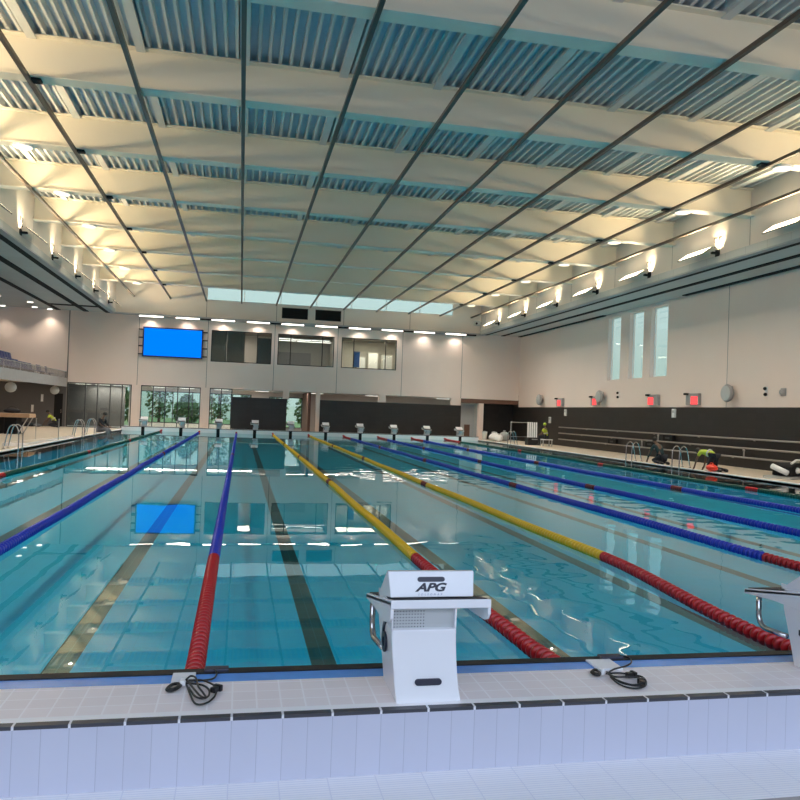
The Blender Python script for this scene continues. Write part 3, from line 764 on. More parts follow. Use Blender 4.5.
# clerestory over the far wall and the tall side windows
b = MB(); xs = [-3.7+18.5*k/14 for k in range(15)]
b.box((-3.7, WF, ZB+.02), (14.8, WF+.1, ZB+.06)); b.box((-3.7, WF, 10.46), (14.8, WF+.1, 10.5))
for k in range(0, 15, 2): b.box((xs[k]-.02, WF, ZB+.02), (xs[k]+.02, WF+.1, 10.5))
o = struct('window_9', b, M['white']); B((-3.68, WF+.05, ZB+.04), (14.78, WF+.06, 10.48)).build('pane', M['glass'], o)
for i, (a, b_, z0, z1) in enumerate(hR):
    q = MB(); x = WR+.22
    q.box((x, a, z0), (x+.06, b_, z0+.05)); q.box((x, a, z1-.05), (x+.06, b_, z1)); q.box((x, a, z0), (x+.06, a+.05, z1)); q.box((x, b_-.05, z0), (x+.06, b_, z1))
    o = struct('window_%d' % (10+i), q, M['white']); B((x+.02, a+.02, z0+.02), (x+.03, b_-.02, z1-.02)).build('pane', M['glass'], o)
# back windows: the daylight behind the camera
q = MB(); y = BACK-.15
for x in [-14+3*k for k in range(11)]: q.box((x-.04, y, 1.4), (x+.04, y+.1, 8.6))
q.box((-14, y, 1.4), (16, y+.1, 1.48)); q.box((-14, y, 8.52), (16, y+.1, 8.6))
o = struct('window_13', q, M['frame']); B((-14, y+.04, 1.42), (16, y+.05, 8.58)).build('pane', M['glass'], o)
area('daylight_back_windows', (1, BACK-.5, 5.2), (0, 0, 0), 30, 6.6, 860, (.64,.68,1.0))
bpy.data.objects['daylight_back_windows'].rotation_euler = Vector((0,1,-.55)).to_track_quat('-Z','Y').to_euler()

# ventilation grilles, blue screen
v0 = None
for k, (a, b_, lab) in enumerate([(1.68,3.6,'dark ventilation grille high on the far wall, nearer the blue screen'), (4.15,6.08,'dark ventilation grille high on the far wall, farther from the blue screen')]):
    t = thing('ventilation_grille', lab, 'grille', ((a+b_)/2, WF-.02, 8.95), 0, 'ventilation grilles on the far wall')
    w = (b_-a)/2
    f = MB(); f.box((-w,-.05,.36),(w,0,.40)); f.box((-w,-.05,-.40),(w,0,-.36)); f.box((-w,-.05,-.4),(-w+.04,0,.4)); f.box((w-.04,-.05,-.4),(w,0,.4)); f.build('frame', M['frame'], t)
    s_ = MB()
    for i in range(16): s_.box((-w+.06+i*(2*w-.12)/15-.02,-.04,-.37),(-w+.06+i*(2*w-.12)/15+.02,-.015,.37))
    s_.build('slats', M['black'], t); B((-w+.02,-.012,-.38),(w-.02,-.004,.38)).build('backing', M['black'], t)
t = thing('display_screen', 'large bright blue blank display screen mounted on the far wall', 'screen', (-5.95, WF, 6.28))
B((-2.08,-.26,-1.06),(2.08,-.12,1.06)).build('housing', M['screenframe'], t, bevel=.01)
B((-1.98,-.268,-.97),(1.98,-.259,.97)).build('panel', M['screen'], t)
for z in (-.88,-.3,.3,.88): B((-2.38,-.12,z-.04),(2.38,-.0,z+.04)).build('mount_rail', M['frame'], t)

# ------------------------------------------------------------------ right hand side: rails, signs, speakers
for k, (z, lab) in enumerate([(1.30,'topmost of three long grey handrails along the dark tiled wall'), (.90,'middle of three long grey handrails along the dark tiled wall'), (.50,'lowest of three long grey handrails along the dark tiled wall')]):
    t = thing('wall_rail', lab, 'handrail', (WR-.2, 0, 0), 0, 'handrails on the dark tiled wall')
    MB().tube([(0,6,z),(0,44,z)], .038, 8).build('rail', M['brushed'], t, smooth=True)
    for y in range(8, 44, 4): MB().tube([(0,y+k*.7,z),(.1,y+k*.7,z-.06),(.2,y+k*.7,z-.06)], .018, 6).build('wall_bracket', M['brushed'], t)
for y, z0, z1, lab in [(31.4,.90,1.30,'short upright post joining the top and middle handrails'), (33.0,.50,.90,'short upright post joining the middle and lowest handrails nearer the far end'), (24.5,.5,.9,'short upright post between middle and lowest handrails near the ladder')]:
    t = thing('rail_post', lab, 'post', (WR-.2, y, 0), 0, 'short posts between the handrails')
    MB().tube([(0,0,z0),(0,0,z1)], .032, 8).build('upright', M['brushed'], t); MB().ball((0,0,z1-.1), .055, 8, 6).build('clamp', M['brushed'], t)
for y, z, lab in [(30.5,1.1,'flat black box fixed behind the top handrails, nearest the vest worker'), (32.2,.70,'flat black box fixed behind the middle handrail'), (36.4,.66,'round-edged black box on the lowest handrail, farthest of the wall boxes')]:
    t = thing('rail_box', lab, 'box', (WR-.14, y, z), 0, 'black boxes behind the handrails')
    B((-.08,-.45,-.14),(.08,.45,.14)).build('case', M['black'], t, bevel=.03); B((-.09,-.2,-.05),(-.08,.2,.05)).build('lid', M['frame'], t)
for k, (y, z) in enumerate([(44.2,3.0),(38.9,3.05),(32.15,3.05),(28.55,3.05)]):
    lab = 'grey wall sign box with red lit panel, %s' % ['farthest down the wall','beside the round speaker','below the tall windows','nearest the camera'][k]
    t = thing('lit_sign', lab, 'sign', (WR, y, z), 0, 'red lit sign boxes on the white wall')
    B((-.16,-.52,-.28),(0,.52,.28)).build('case', M['grey'], t, bevel=.02)
    dy = [.05,0,.18,-.2][k]
    B((-.172,dy-.28,-.26),(-.158,dy+.28,.14)).build('red_panel', M['redled'], t)
    B((-.30,.30,.2),(-.1,.5,.3)).build('sensor', M['black'], t)
def speaker(x, y, z, s, label, group):
    t = thing('round_speaker', label, 'speaker', (x+s*.03, y, z), 0, group)
    Rm = Matrix.Rotation(s*PI/2, 4, 'Y')
    MB().lathe([(.10,0),(.12,.12),(.36,.2),(.40,.3),(.34,.38)], 20, Rm).build('shell', M['grey'], t, smooth=True)
    MB().lathe([(.33,.381),(.25,.40),(.05,.42)], 20, Rm).build('grille', M['lgrey'], t)
    MB().tube([(0,0,.0),(s*.02,0,.3),(s*.2,0,.32)], .02, 6).build('bracket', M['grey'], t)
for y, z, lab in [(47.4,3.2,'round grey wall speaker nearest the far corner'), (37.95,3.28,'round grey wall speaker close behind a red lit sign'), (25.6,3.28,'round grey wall speaker nearest the camera on the white wall')]:
    speaker(WR, y, z, -1, lab, 'round speakers on the white wall')
for y, z, lab in [(45.9,1.76,'small white wall box low on the dark tiles near the far corner'), (43.3,2.3,'small white wall box just below the white wall near the far sign'), (30.2,2.36,'white wall box on the dark tiles below the nearest red sign')]:
    t = thing('wall_box', lab, 'box', (WR-.03, y, z), 0, 'white boxes on the dark tiled wall')
    B((-.09,-.15,-.22),(0,.15,.22)).build('case', M['white'], t, bevel=.02); B((-.1,-.08,.02),(-.09,.08,.14)).build('label_plate', M['lgrey'], t)
for y, z, lab in [(36.1,3.37,'small black camera pair on the white wall beneath the tall windows'), (23.4,3.32,'small black camera pair on the white wall beyond the nearest speaker'), (22.4,3.28,'small brown dome camera, last fitting along the white wall')]:
    t = thing('wall_camera', lab, 'camera', (WR, y, z), 0, 'small cameras on the white wall')
    if 'dome' in lab:
        MB().lathe([(.14,0),(.14,.06),(.10,.14),(.03,.18)], 12, Matrix.Rotation(-PI/2, 4, 'Y')).build('dome', M['grey'], t, smooth=True); B((-.02,-.16,-.16),(0,.16,.16)).build('plate', M['grey'], t, bevel=.01)
    else:
        MB().ball((-.1,0,.12), .075, 8, 6).build('upper_eye', M['black'], t); MB().ball((-.1,-.03,-.12), .075, 8, 6).build('lower_eye', M['black'], t); B((-.06,-.05,-.18),(0,.05,.18)).build('plate', M['white'], t)
t = thing('ceiling_camera', 'small camera box in the far upper corner beside the last bright uplighter', 'camera', (16.75, WF-.3, 9.0))
B((-.35,-.25,-.15),(.1,.1,.2)).build('case', M['lgrey'], t, bevel=.02); MB().ball((-.2,-.28,0), .09, 10, 8).build('eye', M['black'], t); B((.0,0,.05),(.3,.06,.12)).build('bracket', M['grey'], t)

# pool ladders
def ladder(x, y, s, label, group, z=.075, rz=0):
    """pair of bent handrails at a pool side; s = +1 opens towards +X deck"""
    t = thing('pool_ladder', label, 'ladder', (x, y, z), rz, group)
    for dy in (-.26, .26):
        pts = [(-s*.10,dy,-.5),(-s*.10,dy,.45),(-s*.07,dy,.72),(s*.03,dy,.85),(s*.14,dy,.85),(s*.24,dy,.72),(s*.33,dy,.30),(s*.38,dy,0)]
        MB().tube(smooth_curve(pts, 5), .024, 8).build('handrail', M['steel'], t, smooth=True)
        MB().lathe([(.06,0),(.06,.015),(.03,.03)], 10, Matrix.Translation((s*.38,dy,0))).build('foot_plate', M['steel'], t)
    for z_ in (-.2, -.42): B((-s*.10-.03,-.26,z_),(-s*.10+.03,.26,z_+.03)).build('tread', M['steel'], t)
    return t
G1 = 'pool ladders along the kneeling workers side'
ladder(XR, 27.2, 1, 'steel pool ladder handrails on the far side of the dark clothed kneeling worker', G1)
ladder(XR, 23.4, 1, 'steel pool ladder handrails between the two kneeling workers', G1)
ladder(XR, 43.0, 1, 'steel pool ladder handrails by the bending vest worker and deck chair', G1)
G2 = 'pool ladders along the balcony side'
ladder(XL, 25.2, -1, 'steel pool ladder handrails at the picture edge in front of the timber desk', G2)
ladder(XL, 36.4, -1, 'steel pool ladder handrails on the balcony side, second from the picture edge', G2)
ladder(XL, 39.6, -1, 'steel pool ladder handrails on the balcony side, next to the seated person', G2)
for x, y, lab in [(-10.0,32.4,'thin steel stanchion standing back from the pool edge near the timber desk'), (-9.0,32.2,'thin steel stanchion right at the pool edge')]:
    t = thing('stanchion', lab, 'stanchion', (x, y, .05), 0, 'thin stanchions on the balcony side')
    MB().tube([(0,0,0),(0,0,.95)], .02, 8).build('pole', M['brushed'], t); MB().lathe([(.09,0),(.09,.02),(.03,.05)], 10).build('base', M['brushed'], t); MB().ball((0,0,.96),.03,8,6).build('cap', M['brushed'], t)

# ------------------------------------------------------------------ balcony
struct('balcony_slab', B((WLFT, 5, 3.05), (-13.0, WF, 3.25)), M['concrete'])
struct('ceiling_under_balcony', B((WLFT, 5, 3.041), (-13.1, WF, 3.051)), M['room'])
struct('balcony_front', B((-13.1, 5, 2.85), (-12.98, WF, 3.45)), M['concrete'])
struct('balcony_step', B((WLFT, 5, 3.25), (-14.6, WF-5.5, 3.85)), M['concrete'])
struct('balcony_step', B((WLFT, 5, 3.85), (-15.8, WF-8.5, 4.5)), M['concrete'])
t = thing('glass_balustrade', 'clear glass balustrade with slim top rail along the balcony front', 'balustrade', (-13.04, 0, 3.45))
B((-.008,5,0),(.008,WF,.42)).build('glass_panel', glass('tinted balustrade glass', (.75,.80,.84), 1.5), t)
MB().tube([(0,5,.44),(0,WF,.44)], .025, 8).build('top_rail', M['brushed'], t)
for y in range(14, 53, 3): B((-.02,y-.02,0),(.02,y+.02,.43)).build('post', M['brushed'], t)
def seat(loc, label, m):
    t = thing('spectator_seat', label, 'seat', loc, 0, 'seats on the balcony')
    b = MB(); b.prism([(-.22,.42),(.22,.40),(.22,.45),(-.18,.47)], -.22, .22, 'y'); b.build('seat_pan', M[m], t, bevel=.015)
    b = MB(); b.prism([(-.20,.46),(-.30,.86),(-.25,.87),(-.15,.47)], -.22, .22, 'y'); b.build('backrest', M[m], t, bevel=.015)
    B((-.06,-.05,0),(.06,.05,.42)).build('pedestal', M['frame'], t)
    return t
k = 0
for row, (x, z, y0, y1) in enumerate([(-13.7,3.25,38,50.5), (-14.9,3.85,38,46.5), (-16.1,4.5,37,43.5)]):
    y = y1
    j = 0
    while y > y0:
        m_ = 'seatgrey' if (j*7+row*3) % 5 in (1,) else 'seat'
        if not (row == 0 and j in (1,2,5,6)) :
            seat((x, y, z), '%s balcony seat, %s row behind the glass, place %d from the far wall' % ('blue' if m_ == 'seat' else 'slate', ORD[row], j+1), m_)
        y -= .56; j += 1
for y, z, lab in [(40.9,2.5,'round pale speaker under the balcony nearest the picture edge'), (51.0,2.55,'round pale speaker under the balcony by the glazed corner')]:
    t = thing('globe_speaker', lab, 'speaker', (-13.45, y, z), 0, 'round speakers under the balcony')
    MB().ball((0,0,0), .30, 16, 10, (1,1,.95)).build('globe', M['lgrey'], t, smooth=True); MB().tube([(0,0,.25),(0,0,.56)], .03, 6).build('stem', M['grey'], t)
for x, z, lab in [(-14.55,2.0,'white slim wall light on the dark wall under the balcony'), (-15.15,1.25,'pale switch plate on the dark wall below the slim wall light')]:
    t = thing('wall_fitting', lab, 'wall light' if 'light' in lab else 'switch', (x, WF, z))
    B((-.07,-.05,-.24),(.07,0,.24)).build('cover', M['white'] if 'light' in lab else M['lgrey'], t, bevel=.01); B((-.09,-.015,-.27),(.09,0,.27)).build('back_plate', M['grey'], t)
struct('door_2', B((-13.75, WF-.03, .05), (-13.2, WF+.02, 2.35)), M['black'])
B((-13.3,WF-.08,1.0),(-13.25,WF-.03,1.25)).build('handle', M['steel'], bpy.data.objects['door_2'])
area('under_balcony', (-16, 46, 2.95), (0,0,0), 3, 8, 60, (1,.86,.72))
# strip lamps under the balcony
for k, y in enumerate([38.5, 43.5, 48.5]):
    t = thing('balcony_strip_lamp', 'white strip lamp beneath the balcony, %s from the far wall' % ORD[2-k], 'lamp', (-13.6, y, 3.04), 0, 'strip lamps beneath the balcony')
    B((-.12,-1.1,-.07),(.12,1.1,0)).build('housing', M['white'], t); B((-.09,-1.05,-.08),(.09,1.05,-.069)).build('diffuser', M['strip'], t)
# timber desk
t = thing('officials_desk', 'long timber topped desk on black cabinets by the pool side', 'desk', (-13.7, 38.6, .05))
b = MB(); b.box((-2.2,-.6,1.0),(2.0,.6,1.06)); b.box((-2.2,-.66,.86),(2.02,.6,1.0)); b.build('top', M['wood'], t, bevel=.01)
for x0, x1 in ((-1.9,-.9),(-.35,.55),(.8,1.35)): B((x0,-.5,0),(x1,.5,.86)).build('cabinet', M['black'], t)
MB().tube([(1.9,-.5,.86),(1.45,-.5,0)], .03, 6).build('brace', M['lgrey'], t); MB().tube([(1.9,.5,.86),(1.45,.5,0)], .03, 6).build('brace', M['lgrey'], t)
t = thing('duffel_bag', 'dark bag lying on the timber desk', 'bag', (-12.7, 38.6, 1.115))
MB().ball((0,0,.12), .2, 12, 8, (2.2,1,.62)).build('body', M['darkcloth'], t, smooth=True); MB().tube(smooth_curve([(-.25,0,.2),(-.1,0,.34),(.1,0,.34),(.25,0,.2)]), .014, 6).build('strap', M['frame'], t)
t = thing('pool_step', 'low white wedge step along the pool edge in front of the timber desk', 'step', (XL-.25, 0, .05))
b = MB(); b.prism([(0,27),(0,36),(-.25,33),(-.75,27)], 0, .12, 'z'); b.build('slab', M['nosing'], t)
b = MB(); b.prism([(-.02,27.4),(-.03,34.6),(-.6,27.4)], .12, .125, 'z'); b.build('grip_strip', M['beige'], t)
t = thing('dark_bundle', 'dark heap of sheeting on the deck beside the crouching vest worker', 'sheeting', (-15.3, 50.9, .05))
MB().ball((0,0,.1), .45, 14, 8, (1.9,.8,.42), .08).build('heap', M['darkcloth'], t, smooth=True); MB().ball((.9,-.1,.1), .2, 10, 6, (1.3,1,.5), .1).build('fold', M['denim'], t, smooth=True)

# ------------------------------------------------------------------ right far corner clutter
t = thing('goal_frame', 'pale tubular metal frame standing in the far corner', 'frame', (18.3, 48.2, .05))
MB().tube([(-.0,0,0),(0,0,1.45),(1.9,.6,1.45),(1.9,.6,0)], .035, 8).build('hoop', M['lgrey'], t); MB().tube([(0,0,.4),(1.9,.6,.4)], .02, 6).build('cross_bar', M['lgrey'], t)
t = thing('deck_chair', 'pale slatted folding deck chair leaning upright beside the vest worker', 'chair', (18.45, 44.4, .05), -.3)
b = MB(); 
for i in range(5): b.box((-.32+i*.14,-.02,.35),(-.22+i*.14,.02,1.55), Matrix.Rotation(-.22,4,'X'))
b.build('slats', M['white'], t); B((-.36,-.05,.40),(.36,.55,.46)).build('seat', M['white'], t)
for x in (-.33,.33): MB().tube([(x,-.02,0),(x,.02,.45)], .025, 6).build('leg', M['lgrey'], t); MB().tube([(x,.5,0),(x,.5,.42)], .025, 6).build('leg', M['lgrey'], t)
for k, (x, y, sx, sz, m_, lab) in enumerate([(17.6,49.5,.55,.5,'white','white plastic sack in the far corner, largest of the pale sacks'), (18.6,50.4,.4,.6,'lgrey','grey plastic sack in the far corner behind the tubular frame'), (17.2,47.6,.3,.45,'white','small white sack at the front of the far corner clutter')]):
    t = thing('sack', lab, 'sack', (x, y, .05), 0, 'pale sacks in the far corner')
    MB().ball((0,0,sz*.55), sz, 12, 8, (sx/sz,.8*sx/sz,.6), .06).build('bag', M[m_], t, smooth=True); MB().lathe([(.09,sz*1.05),(.05,sz*1.15),(.12,sz*1.3)], 8).build('neck', M[m_], t)
t = thing('storage_crate', 'dark crate beside the deck chair by the vest worker', 'crate', (18.2, 43.6, .05))
b = MB(); b.box((-.45,-.3,0),(.45,.3,.06)); b.box((-.45,-.3,0),(-.4,.3,.5)); b.box((.4,-.3,0),(.45,.3,.5)); b.box((-.45,-.3,0),(.45,-.25,.5)); b.box((-.45,.25,0),(.45,.3,.5)); b.build('body', M['frame'], t)
B((-.2,-.32,.36),(.2,-.3,.42)).build('handle', M['lgrey'], t)
t = thing('white_bench', 'small pale bench under the seated vest worker', 'bench', (18.6, 42.3, .05))
B((-.35,-.28,.40),(.35,.28,.46)).build('seat', M['white'], t)
for x, y in ((-.3,-.22),(.3,-.22),(-.3,.22),(.3,.22)): B((x-.03,y-.03,0),(x+.03,y+.03,.4)).build('leg', M['lgrey'], t)
for k, x in enumerate([16.3, 16.9]):
    t = thing('waste_bin', 'small pale bin beside the far column, %s of two' % ORD[k], 'bin', (x+.9, 50.9-.5*k, .05), 0, 'pale bins by the far column')
    MB().lathe([(.16,0),(.2,.55),(.21,.6)], 14).build('bucket', M['white'], t, smooth=True); MB().lathe([(.215,.6),(.2,.65),(.05,.68)], 14).build('lid', M['lgrey'], t)
t = thing('pool_cleaner', 'black pool cleaning machine with white rollers at the picture edge', 'pool cleaner', (18.2, 19.25, .05), .4)
b = MB(); b.prism([(-.5,.10),(-.45,.42),(-.2,.55),(.6,.55),(.9,.40),(.95,.10)], -.35, .35, 'y'); b.build('body', M['black'], t, bevel=.04)
MB().tube([(-.66,-.30,.22),(-.56,.30,.42)], .10, 12).build('roller', M['white'], t, smooth=True)
MB().tube([(-.4,-.3,.55),(-.1,-.3,.66),(.5,-.3,.66),(.7,-.3,.5)], .04, 8).build('handle', M['white'], t)
MB().ball((-.1,-.36,.3), .11, 10, 8).build('filter_cap', M['white'], t); B((-.8,-.5,.0),(1.3,.5,.08)).build('tray', M['lgrey'], t)

# ------------------------------------------------------------------ people
def skin_mesh(name, V, E, R, m, parent, sub=1):
    me = bpy.data.meshes.new(name); me.from_pydata(V, E, []); me.update()
    o = bpy.data.objects.new(name, me); COL.objects.link(o)
    sk = o.modifiers.new('s', 'SKIN'); ly = me.skin_vertices[0].data
    for i, r in enumerate(R): ly[i].radius = (r, r) if not isinstance(r, tuple) else r
    ly[0].use_root = True
    if sub: o.modifiers.new('d', 'SUBSURF').levels = sub
    dg = bpy.context.evaluated_depsgraph_get(); dg.update()
    nm = bpy.data.meshes.new_from_object(o.evaluated_get(dg)); nm.name = name
    nm.materials.clear(); nm.materials.append(m); nm.polygons.foreach_set('use_smooth', [True]*len(nm.polygons))
    bpy.data.objects.remove(o)
    q = bpy.data.objects.new(name, nm); COL.objects.link(q); q.parent = parent; return q
def person(label, loc, rz, J, top, bottom, vest=True, helmet=None, barearms=True):
    """J: joints (pelvis, chest, neck, head, shoulder/elbow/hand l r, hip/knee/ankle/toe l r), facing +X"""
    t = thing('person', label, 'person', loc, rz, None)
    names = ['pelvis','waist','chest','neck','head','crown']
    V = [J['pelvis'], tuple(.5*(a+b) for a, b in zip(J['pelvis'], J['chest'])), J['chest'], J['neck'], J['head'], J['crown']]
    E = [(0,1),(1,2),(2,3),(3,4),(4,5)]; R = [.125,.115,.135,.055,.095,.075]
    for s in 'lr':
        o = len(V); V += [J['sh_'+s], J['el_'+s], J['wr_'+s], J['ha_'+s]]; R += [.065,.045,.03,.036]
        E += [(2,o),(o,o+1),(o+1,o+2),(o+2,o+3)]
        w, h = Vector(J['wr_'+s]), Vector(J['ha_'+s]); d = (h-w).normalized(); side = d.cross(Vector((0,0,1))); side = side.normalized() if side.length > .01 else Vector((0,1,0))
        for k, (ln, sp) in enumerate([(.06,-.03),(.075,-.011),(.07,.011),(.055,.03)]):
            a = len(V); V += [tuple(h+side*sp+d*.03), tuple(h+side*(sp*1.3)+d*(.03+ln)+Vector((0,0,-.015)))]; R += [.0095,.008]; E += [(o+3,a),(a,a+1)]
        a = len(V); V += [tuple(w+side*(.045 if s == 'l' else -.045)+d*.05), tuple(w+side*(.06 if s == 'l' else -.06)+d*.09)]; R += [.011,.009]; E += [(o+2,a),(a,a+1)]
        o = len(V); V += [J['hip_'+s], J['kn_'+s], J['an_'+s], J['to_'+s]]; R += [.095,.065,.045,.038]
        E += [(0,o),(o,o+1),(o+1,o+2),(o+2,o+3)]
    body = skin_mesh('body', V, E, R, M['skin'], t)
    H = Vector(J['head']); C = Vector(J['crown']); up = (C-H).normalized(); f = Vector(J['face']).normalized(); sd = up.cross(f).normalized()
    fc = MB(); fc.ball(H+f*.105+up*.01, .022, 8, 6); fc.ball(H+sd*.095, .03, 8, 6, (.6,.5,1)); fc.ball(H-sd*.095, .03, 8, 6, (.6,.5,1))
    fc.build('nose_and_ears', M['skin'], t, smooth=True)
    ey = MB(); ey.ball(H+f*.088+up*.035+sd*.034, .013, 8, 6); ey.ball(H+f*.088+up*.035-sd*.034, .013, 8, 6); ey.box(tuple(H+f*.09-up*.05-Vector((.02,.02,.004))), tuple(H+f*.09-up*.05+Vector((.02,.02,.004)))); ey.build('eyes_and_mouth', M['hair'], t)
    hr = MB(); hr.ball(H+up*.05-f*.025, .112, 14, 10, (1,.95,.95)); hr.build('helmet' if helmet else 'hair', helmet or M['hair'], t, smooth=True)
    # clothes
    V2 = [J['pelvis'], V[1], J['chest'], tuple(.6*a+.4*b for a, b in zip(J['chest'], J['neck']))]; E2 = [(0,1),(1,2),(2,3)]; R2 = [.150,.140,.160,.08]
    for s in 'lr':
        o = len(V2); V2 += [J['sh_'+s], tuple(.4*a+.6*b for a, b in zip(J['sh_'+s], J['el_'+s]))]; E2 += [(2,o),(o,o+1)]; R2 += [.085,.068]
        if not barearms: V2.append(J['wr_'+s]); E2.append((o+1,o+2)); R2.append(.045)
    skin_mesh('jacket' if not vest else 'vest', V2, E2, R2, top, t)
    V3 = [J['pelvis']]; E3 = []; R3 = [.155]
    for s in 'lr':
        o = len(V3); V3 += [J['hip_'+s], J['kn_'+s], J['an_'+s]]; E3 += [(0,o),(o,o+1),(o+1,o+2)]; R3 += [.115,.085,.065]
    skin_mesh('trousers', V3, E3, R3, bottom, t)
    for s in 'lr':
        a, b_ = Vector(J['an_'+s]), Vector(J['to_'+s]); sh = MB(); sh.tube([a-(b_-a)*.3, a.lerp(b_, .4), b_, b_+(b_-a)*.15], [.05,.062,.055,.03], 10); sh.build('shoe', M['frame'], t, smooth=True)
    if vest:
        b = MB(); p, c = Vector(J['pelvis']), Vector(J['chest']); ax = (c-p).normalized(); q = ax.to_track_quat('Z', 'X').to_matrix().to_4x4()
        b.lathe([(.150,-.03),(.157,-.025),(.157,.025),(.150,.03)], 16, Matrix.Translation(p.lerp(c, .55)) @ q); b.build('reflective_band', M['hivis_trim'], t, smooth=True)
    return t
def mirror(J):
    return J
KNEEL = dict(pelvis=(-.10,0,.62), chest=(.32,0,.74), neck=(.50,0,.76), head=(.63,0,.72), crown=(.74,0,.76), face=(.35,0,-1),
  sh_l=(.40,.19,.70), el_l=(.52,.24,.42), wr_l=(.62,.22,.14), ha_l=(.66,.22,.06), sh_r=(.40,-.19,.70), el_r=(.48,-.24,.42), wr_r=(.55,-.24,.14), ha_r=(.60,-.24,.06),
  hip_l=(-.12,.11,.56), kn_l=(.05,.16,.10), an_l=(-.38,.15,.08), to_l=(-.55,.15,.05), hip_r=(-.12,-.11,.56), kn_r=(-.02,-.16,.10), an_r=(-.44,-.15,.08), to_r=(-.60,-.15,.05))
SQUAT = dict(pelvis=(-.18,0,.34), chest=(.10,0,.72), neck=(.24,0,.90), head=(.34,0,1.0), crown=(.40,0,1.12), face=(1,0,-.6),
  sh_l=(.16,.19,.78), el_l=(.34,.26,.50), wr_l=(.50,.20,.24), ha_l=(.55,.19,.13), sh_r=(.16,-.19,.78), el_r=(.32,-.26,.50), wr_r=(.46,-.22,.22), ha_r=(.50,-.21,.11),
  hip_l=(-.16,.11,.30), kn_l=(.22,.2,.14), an_l=(-.26,.17,.07), to_l=(-.42,.17,.05), hip_r=(-.16,-.11,.30), kn_r=(.24,-.2,.14), an_r=(-.24,-.17,.07), to_r=(-.40,-.17,.05))
SIT = dict(pelvis=(0,0,.13), chest=(.10,0,.52), neck=(.20,0,.72), head=(.27,0,.83), crown=(.31,0,.95), face=(1,0,-.5),
  sh_l=(.14,.20,.60), el_l=(.22,.28,.34), wr_l=(.42,.18,.26), ha_l=(.50,.14,.24), sh_r=(.14,-.20,.60), el_r=(.20,-.28,.34), wr_r=(.40,-.18,.26), ha_r=(.48,-.14,.24),
  hip_l=(.05,.11,.12), kn_l=(.46,.15,.12), an_l=(.52,.14,-.30), to_l=(.66,.15,-.34), hip_r=(.05,-.11,.12), kn_r=(.46,-.13,.14), an_r=(.54,-.13,-.28), to_r=(.68,-.13,-.32))
BENCH = dict(SIT, kn_l=(.42,.15,.14), an_l=(.40,.14,-.34), to_l=(.54,.15,-.38), kn_r=(.42,-.13,.14), an_r=(.42,-.13,-.34), to_r=(.56,-.13,-.38), chest=(.08,0,.52), neck=(.12,0,.76), head=(.15,0,.88), crown=(.17,0,1.0))
person('person kneeling on hands and knees in yellow safety vest beside a red bag', (16.92, 21.9, .07), PI/2+.3, KNEEL, M['hivis'], M['darkcloth'])
person('person in dark clothes crouching at the pool edge between two ladders', (16.85, 25.55, .07), PI/2+.2, SQUAT, M['tealcloth'], M['darkcloth'], vest=False, barearms=False)
person('person in yellow vest sitting on a small bench by the far corner', (18.6, 42.3, .54), PI*.75, BENCH, M['hivis'], M['darkcloth'], helmet=M['hivis'])
person('person in yellow vest crouching below the balcony beside dark sheeting', (-13.35, 50.4, .06), PI, SQUAT, M['hivis'], M['darkcloth'])
person('person in dark jacket sitting hunched at the pool corner', (XL-.42, 44.0, .10), -.35, SIT, M['darkcloth'], M['denim'], vest=False, barearms=False).scale = (1.2, 1.2, 1.2)
t = thing('red_bag', 'bright red plastic bag on the coping beside the kneeling vest worker', 'bag', (16.62, 21.45, .075))
MB().ball((0,0,.15), .17, 14, 8, (1.2,1.5,.75), .05).build('bag_body', M['orange'], t, smooth=True)
MB().tube(smooth_curve([(0,-.12,.25),(0,-.05,.32),(0,.08,.32),(0,.15,.25)]), .015, 6).build('handle', M['orange'], t)

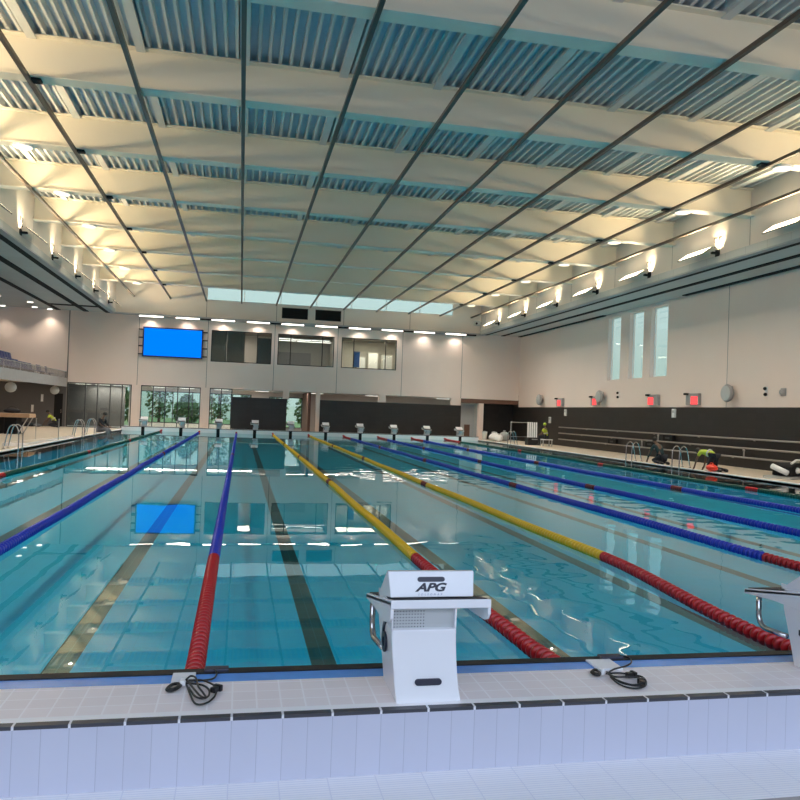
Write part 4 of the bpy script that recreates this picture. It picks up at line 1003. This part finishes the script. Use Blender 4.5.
# ------------------------------------------------------------------ outdoors beyond the corridor
struct('ground_outside', B((-40, 60, -.4), (50, 110, -.05)), M['grass'])
for k, (x, y, h) in enumerate([(-14,67,5),(-11,65,3.2),(-8.2,67,5.5),(-5.6,64,2.8),(-3.0,67,6),(-.4,64.5,3.4),(2.2,66.5,5),(4.9,64.5,3.6)]):
    t = thing('garden_tree', 'leafy tree outside beyond the corridor glazing, %s along from the balcony side' % ORD[k], 'tree', (x, y, -.05), 0, 'trees outside behind the far glazing')
    MB().tube([(0,0,0),(.05,.02,h*.4),(0,0,h*.75)], [.14,.11,.05], 8).build('trunk', M['bark'], t)
    b = MB()
    for i in range(700):
        a, q = random.uniform(0, 2*PI), random.random()**.5
        zz = random.uniform(.12, 1); rad = 1.2*math.sin(PI*min(1, zz*.85+.1))*q
        p = Vector((rad*math.cos(a), rad*math.sin(a), h*zz)); n = Vector((random.gauss(0,1), random.gauss(0,1), random.gauss(0,1))).normalized()
        u = n.orthogonal().normalized()*random.uniform(.12,.24); v = n.cross(u)
        b.quad(p-u, p-v*.6, p+u, p+v*.6)
    b.build('crown', M['leaf'], t)

# ------------------------------------------------------------------ world, camera, view
w = bpy.data.worlds.new('overcast sky'); S.world = w; w.use_nodes = True
nt = w.node_tree; nt.nodes.clear()
bg = nt.nodes.new('ShaderNodeBackground'); ow = nt.nodes.new('ShaderNodeOutputWorld'); nt.links.new(bg.outputs[0], ow.inputs[0])
tc = nt.nodes.new('ShaderNodeTexCoord'); sp = nt.nodes.new('ShaderNodeSeparateXYZ'); nt.links.new(tc.outputs['Generated'], sp.inputs[0])
cr = nt.nodes.new('ShaderNodeValToRGB'); nt.links.new(sp.outputs[2], cr.inputs[0])
cr.color_ramp.elements[0].position = .0; cr.color_ramp.elements[0].color = (.24,.32,.28,1); e_ = cr.color_ramp.elements.new(.09); e_.color = (.62,.75,.88,1)
cr.color_ramp.elements[1].position = .6; cr.color_ramp.elements[1].color = (.58,.68,.80,1)
nt.links.new(cr.outputs[0], bg.inputs[0]); bg.inputs[1].default_value = 1.45
cd = bpy.data.cameras.new('camera'); cam = bpy.data.objects.new('camera', cd); COL.objects.link(cam); S.camera = cam
r_, u_, f_ = cam_basis()
cam.matrix_world = Matrix(((r_.x,u_.x,-f_.x,CAMP.x),(r_.y,u_.y,-f_.y,CAMP.y),(r_.z,u_.z,-f_.z,CAMP.z),(0,0,0,1)))
cd.sensor_width = 36; cd.lens = FOC/800*36; cd.clip_end = 300
S.view_settings.view_transform = 'Standard'; S.view_settings.look = 'None'; S.view_settings.gamma = 1; S.view_settings.exposure = .55
S.view_settings.use_curve_mapping = False
S.cycles.max_bounces = 10; S.cycles.diffuse_bounces = 5; S.cycles.glossy_bounces = 5; S.cycles.transparent_max_bounces = 16
S.cycles.use_denoising = True; S.cycles.caustics_reflective = False; S.cycles.caustics_refractive = False
S.cycles.sample_clamp_indirect = 6
